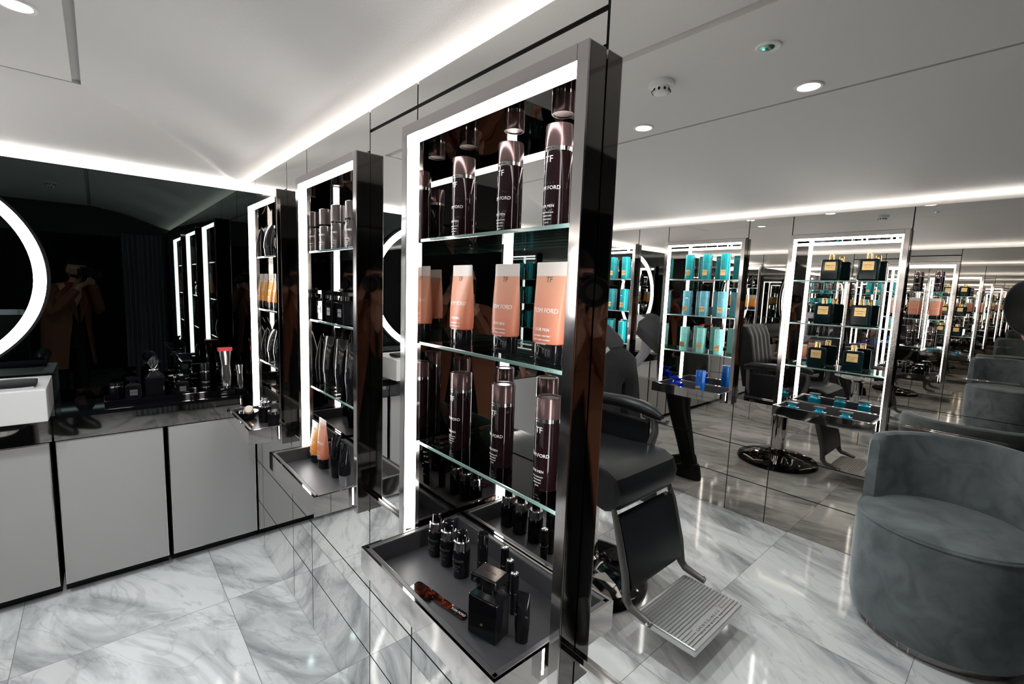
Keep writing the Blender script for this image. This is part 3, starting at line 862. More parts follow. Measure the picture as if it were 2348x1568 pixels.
bm = B(); loft(bm, [[(x, w_*math.cos(2*PI*k/12), 0.007+hh*math.sin(2*PI*k/12)) for k in range(12)] for x, w_, hh in
                   ((-0.06, 0.004, 0.003), (-0.05, 0.011, 0.007), (-0.02, 0.012, 0.007), (0.03, 0.008, 0.005), (0.055, 0.005, 0.004))])
mk('handle', bm, tortoise, t)
bm = B(); prism(bm, [(-0.02, 0.004), (0.06, 0.001), (0.062, 0.006), (0.05, 0.011), (-0.02, 0.015)], 0.010, 0.013); mk('gold_blade', bm, gold_m, t)

# ---------------------------------------------------------------- opposite wall products (turned to face the room)
def Cw(x, y): return (x, -W-y)      # y measured from the mirror plane into the niche
def gold_bottle(label, loc, group=None):
    t = thing('perfume_bottle', label, 'perfume bottle', loc, PI, group)
    bm = B(); rbox(bm, 0.050, 0.021, 0, 0.128, 0.010); mk('body', bm, dteal, t)
    bm = B(); lathe(bm, [(0, 0.128), (0.017, 0.128), (0.017, 0.132), (0, 0.132)], 24); mk('neck', bm, gold_m, t)
    bm = B(); lathe(bm, [(0, 0.132), (0.0155, 0.132), (0.0155, 0.160), (0.014, 0.162), (0, 0.162)], 24); mk('gold_cap', bm, gold_m, t)
    bm = B(); box(bm, -0.028, 0.028, -0.0222, -0.0212, 0.062, 0.112); lp = mk('gold_label', bm, gold_m, t)
    bm = B(); add_text(bm, 'TOM FORD', 0.009, on_front(0.088, -0.0223)); add_text(bm, 'PRIVATE BLEND', 0.004, on_front(0.077, -0.0223)); mk('lettering', bm, black_mat, lp)
    return t
GB = None
for zi, (z, nm) in enumerate(zip(ZS, ('top', 'second', 'lowest'))):
    for j, x in enumerate((-0.880, -0.690)):
        lb = f"{'left' if j == 0 else 'right'} dark square perfume bottle with gold label on the {nm} shelf by the armchair"
        loc = (*Cw(x-0.012*(zi-1), 0.03), z+0.0042)
        if GB is None: GB = gold_bottle(lb, loc, 'gold labelled bottles in the cabinet by the armchair')
        else: dup(GB, loc, label=lb)
def flacon(label, loc, mat=None, group=None, s=1.0):
    t = thing('perfume_bottle', label, 'perfume bottle', loc, PI, group)
    m = mat or teal_glass
    bm = B(); rbox(bm, 0.030*s, 0.020*s, 0, 0.045*s, 0.003); mk('body', bm, m, t)
    bm = B()
    loft(bm, [superell(0.020*s, 0.015*s, 0.045*s, 3), superell(0.016*s, 0.013*s, 0.054*s, 3), superell(0.026*s, 0.018*s, 0.066*s, 4)])
    mk('stopper_neck', bm, pbr('bright_turquoise', (0.02, 0.55, 0.75), 0.05, coat=1) if mat is None else m, t)
    bm = B(); rbox(bm, 0.029*s, 0.020*s, 0.0665*s, 0.072*s, 0.001); mk('cap', bm, dim_letter if mat is None else m, t)
    bm = B(); box(bm, -0.020*s, 0.020*s, -0.0212*s, -0.0202*s, 0.010*s, 0.034*s); mk('gold_label', bm, pbr('dull_gold', (0.35, 0.19, 0.07), 0.3, 0.7) if mat is None else gold_m, t)
    return t
FL = None
for j, (x, y) in enumerate(((-0.965, -0.085), (-0.815, -0.085), (-0.680, -0.085))):
    lb = f"{('left', 'middle', 'right')[j]} turquoise square perfume bottle on the tray beside the armchair"
    if FL is None: FL = flacon(lb, (*Cw(x, y), ZTR), None, 'turquoise bottles on the tray by the armchair', 1.1)
    else: dup(FL, (*Cw(x, y), ZTR), label=lb)
def gift_box(label, loc, mat, group):
    t = thing('fragrance_box', label, 'box', loc, PI, group)
    bm = B(); loft(bm, [superell(0.028, 0.028, 0, 3.5), superell(0.029, 0.029, 0.002, 3.5), superell(0.029, 0.029, 0.128, 3.5)]); mk('box_body', bm, mat, t)
    bm = B(); loft(bm, [superell(0.0295, 0.0295, 0.129, 3.5), superell(0.0295, 0.0295, 0.183, 3.5), superell(0.0285, 0.0285, 0.185, 3.5)]); mk('lid', bm, mat, t)
    bm = B(); box(bm, -0.018, 0.018, -0.0312, -0.0290, 0.030, 0.070); lp = mk('gold_label', bm, gold_m, t)
    bm = B(); add_text(bm, 'TOM FORD', 0.0065, on_front(0.052, -0.0313)); mk('lettering', bm, black_mat, lp)
    return t
for ci, (xs, place) in enumerate((((-1.790, -1.655, -1.520), 'of the far cabinet with blue rows'), ((-2.64, -2.50, -2.37), 'of the far cabinet near the ring light'))):
    for z, m, cn, nm in zip(ZS, (teal_m, sky_m, aqua_m) if ci == 0 else (teal_m, teal_m, teal_m), ('teal', 'sky blue', 'aqua') if ci == 0 else ('teal', 'teal', 'teal'), ('top', 'second', 'lowest')):
        first = None
        for j, x in enumerate(xs):
            lb = f"{('left', 'middle', 'right')[j]} {cn} fragrance box on the {nm} shelf {place}"
            grp = f"{cn} boxes on the {nm} shelf {place}"
            loc = (*Cw(x, 0.035), z+0.0042)
            if first is None: first = gift_box(lb, loc, m, grp)
            else: dup(first, loc, label=lb)
flacon('deep blue glass perfume bottle on the tray under the aqua boxes', (*Cw(-1.775, -0.06), ZTR), navy_glass, None, 1.45)
gift_box('tall royal blue box on the tray under the aqua boxes', (*Cw(-1.585, -0.07), ZTR), blue_m, None)

# ---------------------------------------------------------------- vanity along the black glass wall
XF = -2.935     # door fronts
doors = [(-0.415, 0.0), (-0.835, -0.425), (-1.26, -0.845), (-1.69, -1.27), (-2.12, -1.70), (-2.71, -2.13)]
for i, (y0, y1) in enumerate(doors):
    nm = ('beside the mirror wall', 'in the middle, left of the corner cupboard', 'under the white sink corner', 'under the sink', 'past the sink', 'at the far end of the vanity')[i]
    t = thing('base_cupboard', 'grey base cupboard with dark metal edging, '+nm, 'cupboard', (0, 0, 0), 0, 'grey vanity cupboards')
    t.location = (XF, (y0+y1)/2, 0.0)
    h = (y1-y0)/2-0.003
    bm = B(); box(bm, XB-XF+0.003, -0.018, -h, h, 0.065, 0.762); box(bm, XB-XF+0.003, -0.07, -h, h, 0.0, 0.065); mk('carcass', bm, black, t)
    bm = B(); box(bm, -0.016, -0.004, -h+0.002, h-0.002, 0.060, 0.765, 0, 0.001, 1); mk('metal_edging', bm, steel, t)
    bm = B(); box(bm, -0.008, 0.0, -h+0.006, h-0.006, 0.065, 0.760, 0, 0.001, 1); mk('door', bm, door_m, t)
bm = B()
box(bm, XB+0.001, XF+0.008, -2.70, -0.0135, 0.874, 0.890)
t = thing('countertop', 'long glossy black countertop with polished apron on the left', 'countertop', (0, 0, 0))
mk('top', bm, counter_m, t)
bm = B(); box(bm, XF-0.012, XF+0.007, -0.832, -0.0135, 0.772, 0.874); box(bm, XF-0.012, XF+0.007, -2.70, -0.840, 0.772, 0.874); mk('apron', bm, pbr('dark_steel_apron', (0.42, 0.40, 0.385), 0.03, 1), t)
bm = B(); box(bm, XB+0.02, XF-0.013, -2.70, -0.02, 0.785, 0.873); mk('carcass', bm, black, t)
# sink
t = thing('vessel_sink', 'white stone rectangular sink standing on the black counter at the left edge', 'sink', (-3.0225, -1.13, 0.8905))
bm = B()
hx, hy, H1 = 0.1925, 0.29, 0.145
box(bm, -hx+0.042, hx-0.042, -hy+0.042, hy-0.042, 0, 0.02); box(bm, hx-0.042, hx, -hy, hy, 0, H1, 0, 0.004, 2); box(bm, -hx, -hx+0.042, -hy, hy, 0, H1, 0, 0.004, 2)
box(bm, -hx+0.042, hx-0.042, hy-0.042, hy, 0, H1); box(bm, -hx+0.042, hx-0.042, -hy, -hy+0.042, 0, H1)
mk('basin', bm, marble_w, t)
bm = B(); lathe(bm, [(0, 0.021), (0.03, 0.021), (0.03, 0.024), (0, 0.026)], 28); mk('drain', bm, chrome, t)
bm = B(); 
def towel_roll(bm, x, y, z, L, rx, rz_):
    secs = []
    for k in range(13):
        u = k/12; yy = -L/2+L*u
        f = 1.0 + 0.05*math.sin(u*9+x*30); e = 0.9 if k in (0, 12) else 1
        secs.append([(x+rx*f*e*math.copysign(abs(math.cos(a))**0.7, math.cos(a)), y+yy, z+rz_+rz_*e*f*math.copysign(abs(math.sin(a))**0.8, math.sin(a))) for a in [2*PI*j/20 for j in range(20)]])
    loft(bm, secs)
towel_roll(bm, 0, 0, 0, 0.50, 0.068, 0.014)
o = mk('rolled_towel', bm, towel_m, None, (-2.945, -1.125, 1.037)); tag(o, 'folded black towel lying along the front rim of the white sink', 'towel')
# ring light mirror
t = thing('ring_mirror', 'big round mirror with a glowing white ring on the black glass wall', 'mirror', (XB+0.004, -1.325, 1.527))
RY = Matrix.Rotation(PI/2, 4, 'Y')
Ro, Ri = 0.492, 0.447
bm = B(); lathe(bm, [(Ro+0.0005, 0.0), (Ro+0.012, 0.0), (Ro+0.012, 0.028), (Ro+0.0005, 0.028), (Ro+0.0005, 0.0)], 96, M=RY); mk('rim', bm, black_mat, t)
bm = B(); lathe(bm, [(Ri, 0.0), (Ro, 0.0), (Ro, 0.026), (Ri, 0.026), (Ri, 0.0)], 96, M=RY); mk('light_ring', bm, ring_m, t)
bm = B(); lathe(bm, [(0, 0.0), (Ri-0.001, 0.0), (Ri-0.001, 0.018), (0, 0.018)], 96, M=RY); mk('mirror_disc', bm, pbr('dark_mirror_glass', (0.2, 0.22, 0.22), 0.0, 1), t)

# things on the black counter
ZK = 0.8905
t = thing('counter_tray', 'long low black tray with chrome edge on the black counter', 'tray', (-3.11, -0.43, ZK))
bm = B(); box(bm, -0.075, 0.075, -0.22, 0.22, 0, 0.004); 
frame_ring(bm, -0.075, 0.075, -0.22, 0.22, 0.004, 0.004, 0.018, 0); mk('tray_body', bm, counter_m, t)
bm = B(); frame_ring(bm, -0.077, 0.077, -0.222, 0.222, 0.003, 0.018, 0.020, 0); mk('chrome_edge', bm, chrome, t)
ZQ = ZK+0.0046
t = thing('decanter', 'dark glass decanter with a round clear stopper on the counter tray', 'decanter', (-3.12, -0.445, ZQ))
bm = B(); rbox(bm, 0.042, 0.042, 0, 0.115, 0.006); loft(bm, [superell(0.038, 0.038, 0.1155, 4), superell(0.018, 0.018, 0.142, 2)]); mk('body', bm, black_gl, t)
bm = B(); lathe(bm, [(0, 0.142), (0.022, 0.142), (0.024, 0.147), (0.022, 0.152), (0, 0.152)], 28); mk('silver_neck', bm, silver_m, t)
bm = B(); lathe(bm, [(0, 0.152), (0.012, 0.153), (0.028, 0.170), (0.032, 0.186), (0.028, 0.203), (0.014, 0.216), (0, 0.219)], 32); mk('stopper', bm, clear_glass, t)
perfume('black square perfume bottle at the left end of the counter tray', (-3.08, -0.535, ZQ), 1.05, PI/2, None, True, False)
perfume('black square perfume bottle right of the decanter on the counter tray', (-3.08, -0.325, ZQ), 0.95, PI/2, None, True, False)
def can(name, label, loc, r, h, bands):
    t = thing(name, label, 'canister', loc)
    bm = B(); lathe(bm, [(0, 0), (r*0.97, 0), (r, 0.003), (r, h-0.003), (r*0.95, h), (0, h)], 32); mk('body', bm, black_gl, t)
    for z in bands:
        bm = B(); lathe(bm, [(r, z), (r+0.001, z+0.001), (r+0.001, z+0.008), (r, z+0.009)], 32); mk('silver_band', bm, silver_m, t)
can('canister', 'black banded canister beside the hair clipper on the counter', (-3.10, -0.215, ZK+0.0203-0.0203), 0.024, 0.175, (0.03, 0.06, 0.12))
can('jar', 'short black jar at the back of the counter beside the decanter', (-3.19, -0.60, ZK), 0.03, 0.085, (0.06,))
t = thing('cup', 'shiny chrome cup at the back of the counter tray', 'cup', (-3.165, -0.345, ZQ))
bm = B(); lathe(bm, [(0, 0), (0.018, 0), (0.022, 0.05), (0.036, 0.07), (0.038, 0.10), (0.036, 0.10), (0.034, 0.072), (0.016, 0.05), (0, 0.05)], 32); mk('bowl', bm, chrome, t)
bm = B(); tube(bm, [(0, 0.036, 0.092), (0, 0.058, 0.094), (0, 0.062, 0.08), (0, 0.036, 0.074)], 0.003, 8); mk('handle', bm, chrome, t)
def clipper(name, label, loc, s, top, tilt, tm):
    t = thing(name, label, 'hair clipper', loc, PI/2)
    M = Matrix.Rotation(math.radians(tilt), 4, 'X')
    bm = B(); box(bm, -0.030*s, 0.030*s, -0.03*s, 0.04*s, 0, 0.03*s, 0, 0.004, 2); mk('charging_base', bm, black_gl, t)
    bm = B()
    secs = []
    for u, a, b in ((0, 0.014, 0.012), (0.12, 0.019, 0.017), (0.4, 0.021, 0.018), (0.62, 0.018, 0.015), (0.8, 0.022, 0.017), (1, 0.026, 0.015)):
        secs.append([tuple(M @ Vector((x*s, y*s, z))) for x, y, z in superell(a, b, 0.025*s+u*0.165*s, 2.6, 24)])
    loft(bm, secs); mk('silver_body', bm, silver_m, t)
    bm = B(); vs = box(bm, -0.027*s, 0.027*s, -0.012*s, 0.016*s, 0.191*s, 0.207*s)
    for v in vs: v.co = M @ v.co
    mk(top, bm, tm, t)
    bm = B(); vs = box(bm, -0.008*s, 0.008*s, -0.021*s, -0.012*s, 0.05*s, 0.13*s)
    for v in vs: v.co = M @ v.co
    mk('switch', bm, black_mat, t)
clipper('hair_clipper', 'silver hair clipper with a red guard standing in the corner of the counter', (-3.02, -0.125, ZK), 1.28, 'red_guard', -4, red_m)
clipper('beard_trimmer', 'smaller silver beard trimmer right of the red topped clipper', (-3.02, -0.055, ZK), 0.84, 'blade', -8, black_gl)

# ---------------------------------------------------------------- armchair
t = thing('tub_armchair', 'round grey velvet tub armchair on a polished plinth against the far mirror wall', 'armchair', (-0.165, -2.235, 0), 0)
AX, AR = 0.0, 0.335
bm = B(); lathe(bm, [(0, 0.001), (0.285, 0.001), (0.288, 0.004), (0.288, 0.035), (0, 0.035)], 72); mk('plinth', bm, dark_chrome, t)
ZSE = 0.545
bm = B()
prof = [(0, 0.036), (0.30, 0.036), (0.318, 0.05), (0.332, 0.12), (0.338, 0.28), (0.338, 0.46), (0.335, ZSE-0.02), (0.322, ZSE-0.002), (0.30, ZSE+0.004), (0.15, ZSE+0.012), (0, ZSE+0.014)]
lathe(bm, prof, 72); mk('seat_drum', bm, velvet, t)
bm = B(); tube(bm, [(0.333*math.cos(a), 0.333*math.sin(a), ZSE-0.012) for a in [2*PI*k/72 for k in range(72)]], 0.005, 8, closed=True); mk('piping', bm, velvet, t)
# curved back shell
bm = B()
a0, a1 = math.radians(-172), math.radians(12)
n = 60; secs = []
for k in range(n+1):
    a = a0+(a1-a0)*k/n
    e = min(1, min(k, n-k)/3.0)
    zt = 0.885-0.02*abs(k/n-0.5); th = 0.075
    ri, ro = AR-th+0.012, AR+0.012
    mid = (ri+ro)/2; hw = (ro-ri)/2*(0.55+0.45*math.sqrt(e))
    zb = 0.42
    zt -= (1-math.sqrt(e))*0.03
    sec = []
    for (dr, zz) in ((-1, zb), (-1, zt-0.03), (-0.75, zt-0.008), (-0.3, zt), (0.3, zt), (0.75, zt-0.008), (1, zt-0.03), (1, zb)):
        r = mid+dr*hw
        if zz == zb and dr > 0: r = AR+0.006
        sec.append((r*math.cos(a), r*math.sin(a), zz))
    secs.append(sec)
loft(bm, secs); mk('backrest', bm, velvet, t)

# ---------------------------------------------------------------- barber chair (seat faces +x)
t = thing('barber_chair', 'black leather barber chair with chrome pedestal and ribbed metal footrest', 'barber chair', (-1.50, -1.28, 0))
bm = B(); lathe(bm, [(0, 0.0), (0.335, 0.0), (0.34, 0.01), (0.33, 0.035), (0.26, 0.062), (0.12, 0.085), (0.075, 0.10), (0, 0.10)], 72); bs = mk('base_disc', bm, black_gl, t)
for k in range(4):
    a0 = math.radians(25+90*k)
    bm = B()
    out = []
    for (rr, da) in ((0.15, -0.35), (0.24, -0.28), (0.31, -0.2), (0.31, 0.2), (0.24, 0.28), (0.15, 0.35)):
        zz = 0.086 if rr < 0.2 else (0.073 if rr < 0.3 else 0.055)
        out.append(((rr*math.cos(a0+da), rr*math.sin(a0+da), zz)))
    lo = [(x*0.98, y*0.98, z-0.02) for x, y, z in out]
    loft(bm, [lo, out], smooth=False); mk('chrome_inlay', bm, chrome, bs)
bm = B(); lathe(bm, [(0, 0.09), (0.075, 0.09), (0.078, 0.12), (0.066, 0.13), (0.066, 0.46), (0.085, 0.48), (0.085, 0.50), (0, 0.50)], 48); mk('pedestal', bm, chrome, t)
bm = B(); loft(bm, [superell(0.17, 0.15, 0.50, 3), superell(0.25, 0.21, 0.53, 4), superell(0.26, 0.22, 0.565, 4)]); 
tube(bm, [(0.10, -0.18, 0.52), (0.16, -0.30, 0.53), (0.24, -0.34, 0.545)], 0.009, 10)
mk('seat_mount', bm, chrome, t)
# seat cushion with a rolled front
bm = B()
prof = [(-0.26, 0.568), (-0.26, 0.70), (-0.24, 0.722), (0.10, 0.735), (0.22, 0.748), (0.30, 0.742), (0.355, 0.715), (0.378, 0.66), (0.37, 0.60), (0.34, 0.560), (0.30, 0.545), (0.20, 0.568)]
secs = []
for y, s in ((-0.252, 0.90), (-0.245, 0.97), (-0.20, 1.0), (0.20, 1.0), (0.245, 0.97), (0.252, 0.90)):
    secs.append([(0.04+(x-0.04)*s, y, 0.65+(z-0.65)*s) for x, z in prof])
loft(bm, secs); o = mk('seat', bm, chair_leather, t)
# backrest with channels
bm = B()
secs = []
nn = 26
for k in range(nn+1):
    u = k/nn; y = -0.25+0.5*u
    rib = 0.012*abs(math.sin(u*PI*5)); e = 0.9 if k in (0, nn) else 1.0
    s = []
    for (dx, zz) in ((0.0, 0.70), (0.035+rib, 0.74), (0.045+rib, 0.95), (0.04+rib, 1.18), (0.02, 1.27), (-0.03, 1.285), (-0.07, 1.25), (-0.075, 0.95), (-0.06, 0.70)):
        s.append((-0.22-(zz-0.7)*0.16+dx*e, y, 0.98+(zz-0.98)*(0.985 if e < 1 else 1)))
    secs.append(s)
loft(bm, secs); mk('backrest', bm, chair_leather, t)
for s in (-1, 1):
    bm = B()
    secs = []
    for x, hw, zz, hh in ((-0.25, 0.030, 0.90, 0.030), (-0.2, 0.042, 0.915, 0.036), (0.0, 0.046, 0.925, 0.038), (0.12, 0.044, 0.918, 0.036), (0.20, 0.036, 0.900, 0.030), (0.235, 0.02, 0.885, 0.018)):
        secs.append([(x, s*0.295+hw*math.cos(2*PI*k/16), zz+hh*math.sin(2*PI*k/16)) for k in range(16)])
    loft(bm, secs); ar = mk('armrest', bm, chair_leather, t)
    bm = B(); tube(bm, [(0.12, s*0.295, 0.875), (0.215, s*0.295, 0.865), (0.262, s*0.295, 0.868), (0.27, s*0.295, 0.885)], [0.012, 0.014, 0.016, 0.010], 10); mk('metal_cap', bm, gunmetal, ar)
    bm = B(); tube(bm, [(0.19, s*0.295, 0.87), (0.20, s*0.293, 0.80), (0.17, s*0.29, 0.68), (0.10, s*0.28, 0.58)], [0.020, 0.020, 0.024, 0.03], 10)
    tube(bm, [(-0.22, s*0.292, 0.88), (-0.21, s*0.288, 0.72), (-0.16, s*0.27, 0.58)], [0.016, 0.018, 0.022], 10)
    mk('arm_support', bm, gunmetal, t)
    bm = B(); box(bm, -0.20, 0.17, s*0.288-0.012, s*0.288+0.012, 0.60, 0.855, 0, 0.01, 2); mk('side_panel', bm, chair_leather, t)
# leg rest panel: slanted
bm = B()
def slant(u): return 0.345+0.085*u
sec = []
for y in (-0.225, -0.215, 0.215, 0.225):
    e = 0.985 if abs(y) > 0.22 else 1
    s = []
    for u, th in ((0.0, 0.018), (0.5, 0.022), (0.93, 0.018), (1.0, 0.01)):
        s.append((slant(u)+th*e, y*(1-0.02*u), 0.53-0.305*u))
    for u, th in ((1.0, 0.01), (0.93, 0.018), (0.5, 0.02), (0.0, 0.018)):
        s.append((slant(u)-th, y*(1-0.02*u), 0.53-0.305*u))
    sec.append(s)
loft(bm, sec); mk('leg_rest', bm, chair_leather, t)
for s in (-1, 1):
    bm = B(); tube(bm, [(0.33, s*0.235, 0.575), (0.36, s*0.24, 0.50), (0.415, s*0.24, 0.30), (0.43, s*0.24, 0.19), (0.455, s*0.24, 0.165), (0.56, s*0.24, 0.145)], [0.012, 0.016, 0.018, 0.02, 0.018, 0.015], 10)
    bk = mk('side_bracket', bm, gunmetal, t)
    bm = B(); lathe(bm, [(0, 0), (0.008, 0), (0.006, 0.004), (0, 0.005)], 16, (0.548, s*0.256, 0.15), M=Matrix.Rotation(-s*PI/2, 4, 'X')); mk('bolt', bm, silver_m, bk)
# ribbed footplate
bm = B()
FX0, FX1, FY = 0.46, 0.748, 0.222
box(bm, FX0, FX1, -FY, FY, 0.105, 0.138, 0, 0.006, 2)
nr = 17
for k in range(nr):
    x = FX0+0.012+k*(FX1-FX0-0.024)/nr
    if 13 <= k <= 14:
        box(bm, x, x+0.0095, -FY+0.006, -0.115, 0.1375, 0.1425); box(bm, x, x+0.0095, 0.125, FY-0.006, 0.1375, 0.1425)
    else:
        box(bm, x, x+0.0095, -FY+0.006, FY-0.006, 0.1375, 0.1425, 0, 0.001, 1)
fp = mk('footrest_plate', bm, alu, t)
bm = B(); add_text(bm, 'BELMONT', 0.046, lambda v: Vector((FX0+0.232+v.y, 0.005-v.x, 0.141+v.z*8))); mk('raised_lettering', bm, alu, fp)

# ---------------------------------------------------------------- curtain in the doorway wall
bm = B()
pts = []
n = 150
for k in range(n+1):
    u = k/n; y = -0.02-0.40*u
    pts.append((XD-0.06+0.028*math.sin(u*2*PI*9)+0.006*math.sin(u*41), y))
rings = [[bm.verts.new((x, y, z)) for x, y in pts] for z in (0.02, 2.02)]
r2 = [[bm.verts.new((x+0.004, y, z)) for x, y in pts] for z in (0.02, 2.02)]
for k in range(n):
    for rr in (rings, r2):
        f = bm.faces.new((rr[0][k], rr[0][k+1], rr[1][k+1], rr[1][k])); f.smooth = True
    bm.faces.new((rings[0][k], rings[0][k+1], r2[0][k+1], r2[0][k])); bm.faces.new((rings[1][k], rings[1][k+1], r2[1][k+1], r2[1][k]))
for e in (0, n): bm.faces.new((rings[0][e], rings[1][e], r2[1][e], r2[0][e]))
tag(mk('curtain', bm, curtain_m), 'dark grey pleated curtain reflected in the black glass', 'curtain')

# ---------------------------------------------------------------- people
def skinned(chains, sub=1):
    """chains: list of lists of (point, radius); shared points are welded; returns a mesh"""
    idx = {}; vs = []; rad = []; es = []
    def vid(p, r):
        k = tuple(round(c, 4) for c in p)
        if k not in idx: idx[k] = len(vs); vs.append(p); rad.append(r)
        return idx[k]
    for ch in chains:
        prev = None
        for p, r in ch:
            i = vid(tuple(p), r)
            if prev is not None and prev != i and (prev, i) not in es and (i, prev) not in es: es.append((prev, i))
            prev = i
    me = bpy.data.meshes.new('tmp'); me.from_pydata(vs, es, [])
    o = bpy.data.objects.new('tmp', me); COL.objects.link(o)
    md = o.modifiers.new('s', 'SKIN'); md.use_smooth_shade = True
    for i, sv in enumerate(me.skin_vertices[0].data):
        r = rad[i]; sv.radius = (r, r) if not isinstance(r, tuple) else r
        sv.use_root = i == 0
    s2 = o.modifiers.new('u', 'SUBSURF'); s2.levels = sub; s2.render_levels = sub
    dg = bpy.context.evaluated_depsgraph_get()
    out = bpy.data.meshes.new_from_object(o.evaluated_get(dg))
    bpy.data.objects.remove(o); bpy.data.meshes.remove(me)
    return out
def head_into(bm, M, s=1.0):
    """head with brow, nose, lips, chin and ears; local: face towards -y, z up, centre of the skull at 0"""
    lay = bmesh.ops.create_uvsphere(bm, u_segments=36, v_segments=28, radius=1)['verts']
    for v in lay:
        x, y, z = v.co
        X, Y, Z = x*0.076, y*0.096, z*0.115
        if z < -0.1: X *= 1-0.30*min(1, (-z-0.1)); Y = Y*(1-0.12*(-z)) - 0.004*(-z)
        if y < 0:
            nx = abs(x)
            if abs(z+0.22) < 0.3 and nx < 0.17: Y -= 0.026*(1-nx/0.17)*max(0, 1-abs(z+0.28)/0.28)
            if abs(z-0.0) < 0.16 and 0.2 < nx < 0.62: Y += 0.007
            if abs(z-0.22) < 0.12 and nx < 0.6: Y -= 0.004
            if abs(z+0.55) < 0.10 and nx < 0.3: Y -= 0.006
            if abs(z+0.82) < 0.16 and nx < 0.3: Y -= 0.010
        v.co = M @ (Vector((X, Y, Z))*s)
    for f in {f for v in lay for f in v.link_faces}: f.smooth = True
    for sd in (-1, 1):
        e = bmesh.ops.create_uvsphere(bm, u_segments=12, v_segments=10, radius=1)['verts']
        for v in e: v.co = M @ (Vector((sd*0.077+v.co.x*0.007, 0.008+v.co.y*0.018, -0.01+v.co.z*0.032))*s)
        for f in {f for v in e for f in v.link_faces}: f.smooth = True
def cap_part(name, parent, M, mat, cond, grow, s=1.0):
    bm = B()
    vs = bmesh.ops.create_uvsphere(bm, u_segments=36, v_segments=28, radius=1)['verts']
    kill = [v for v in vs if not cond(v.co)]
    bmesh.ops.delete(bm, geom=kill, context='VERTS')
    for v in bm.verts:
        x, y, z = v.co
        X, Y, Z = x*0.076, y*0.096, z*0.115
        if z < -0.1: X *= 1-0.30*min(1, (-z-0.1)); Y = Y*(1-0.12*(-z)) - 0.004*(-z)
        v.co = Vector((X, Y, Z))*(1+grow)
    bmesh.ops.solidify(bm, geom=bm.faces[:], thickness=0.004)
    for v in bm.verts: v.co = M @ (v.co*s)
    for f in bm.faces: f.smooth = True
    return mk(name, bm, mat, parent)
def face_bits(parent, M, s=1.0):
    for sd in (-1, 1):
        bm = B(); vs = bmesh.ops.create_uvsphere(bm, u_segments=14, v_segments=10, radius=0.011)['verts']
        for v in vs: v.co = M @ ((v.co+Vector((sd*0.031, -0.079, 0.0)))*s)
        mk('eye', bm, eye_m, parent)
        bm = B(); vs = bmesh.ops.create_uvsphere(bm, u_segments=12, v_segments=8, radius=0.0055)['verts']
        for v in vs: v.co = M @ ((v.co+Vector((sd*0.031, -0.0865, 0.0)))*s)
        mk('iris', bm, black_gl, parent)
    bm = B(); tube(bm, [tuple(M @ (Vector(p)*s)) for p in ((-0.022, -0.086, -0.063), (-0.01, -0.094, -0.061), (0, -0.096, -0.062), (0.01, -0.094, -0.061), (0.022, -0.086, -0.063))], [0.002, 0.005, 0.005, 0.005, 0.002], 8)
    mk('mouth', bm, lip_m, parent)
def hand_chains(wr, pd, nd, side, curl, spread=0.019, thumb_up=1.0):
    """wr wrist, pd pointing direction of the palm, nd palm normal (the side the fingers curl to), side = across the knuckles"""
    wr, pd, nd, side = Vector(wr), Vector(pd).normalized(), Vector(nd).normalized(), Vector(side).normalized()
    pc = wr+pd*0.045
    out = [[(wr, 0.026), (pc, (0.030, 0.020))]]
    L = (0.078, 0.088, 0.082, 0.064)
    for k in range(4):
        b = wr+pd*0.088+side*(k-1.5)*spread
        ch = [(pc, (0.030, 0.020)), (b, 0.0105)]
        p = b; a = 0.0
        for j, fr in enumerate((0.45, 0.32, 0.23)):
            a += curl*(0.7 if j == 0 else 1.0)
            p = p+(pd*math.cos(a)+nd*math.sin(a))*L[k]*fr
            ch.append((p, 0.009-0.0008*j))
        out.append(ch)
    b = wr+pd*0.030-side*0.030
    p1 = b+(pd*0.5-side*0.6+nd*0.5).normalized()*0.032
    p2 = p1+(pd*0.8+nd*0.5).normalized()*0.028
    out.append([(pc, (0.030, 0.020)), (b, 0.013), (p1, 0.011), (p2, 0.009)])
    return out
def mesh_obj(name, me, mat, parent, extra=None):
    bm = B(); bm.from_mesh(me); bpy.data.meshes.remove(me)
    if extra: extra(bm)
    for f in bm.faces: f.smooth = True
    return mk(name, bm, mat, parent)
V = Vector

# the photographer, camera at the eye
def cpt(a, b, c): return CAM + fwd*a + right*b - down*c       # forward, right, up of the camera
up_c = -down
ph = thing('person', 'photographer in a long camel coat and black cap holding a camera to the eye', 'person', (0.30, -0.90, 0.0))
O_ = ph.location.copy()
def L_(p): return V(p)-V(O_)
bf = V((fwd.x, fwd.y, 0)).normalized()          # body facing
br = V((right.x, right.y, 0)).normalized()
headc = cpt(-0.285, 0.035, 0.015)
neck = V((headc.x, headc.y, 1.42))-bf*0.02
sh = neck-bf*0.13-V((0, 0, 0.05))
chest = sh-V((0, 0, 0.17)); pel = V((sh.x, sh.y, 0.90))-bf*0.01
shL, shR = sh-br*0.185-V((0, 0, 0.01)), sh+br*0.185-V((0, 0, 0.01))
wrR = cpt(-0.185, 0.105, -0.060); wrL = cpt(-0.145, -0.03, -0.130)
elR = shR+br*0.12-V((0, 0, 0.24))+bf*0.07; elL = shL-V((0, 0, 0.24))+bf*0.10-br*0.03
def leg(side, st): 
    hp = pel+br*side*0.09-V((0, 0, 0.06)); kn = hp-V((0, 0, 0.38))+bf*0.02+br*side*0.02; an = V((kn.x, kn.y, 0.085))-bf*0.02; toe = an+bf*0.16-V((0, 0, 0.045))
    return hp, kn, an, toe
body = [[(L_(pel), 0.12), (L_(pel+V((0, 0, 0.16))), 0.115), (L_(chest), 0.125), (L_(sh), 0.085), (L_(neck), 0.055), (L_(headc-V((0, 0, 0.05))), 0.05)]]
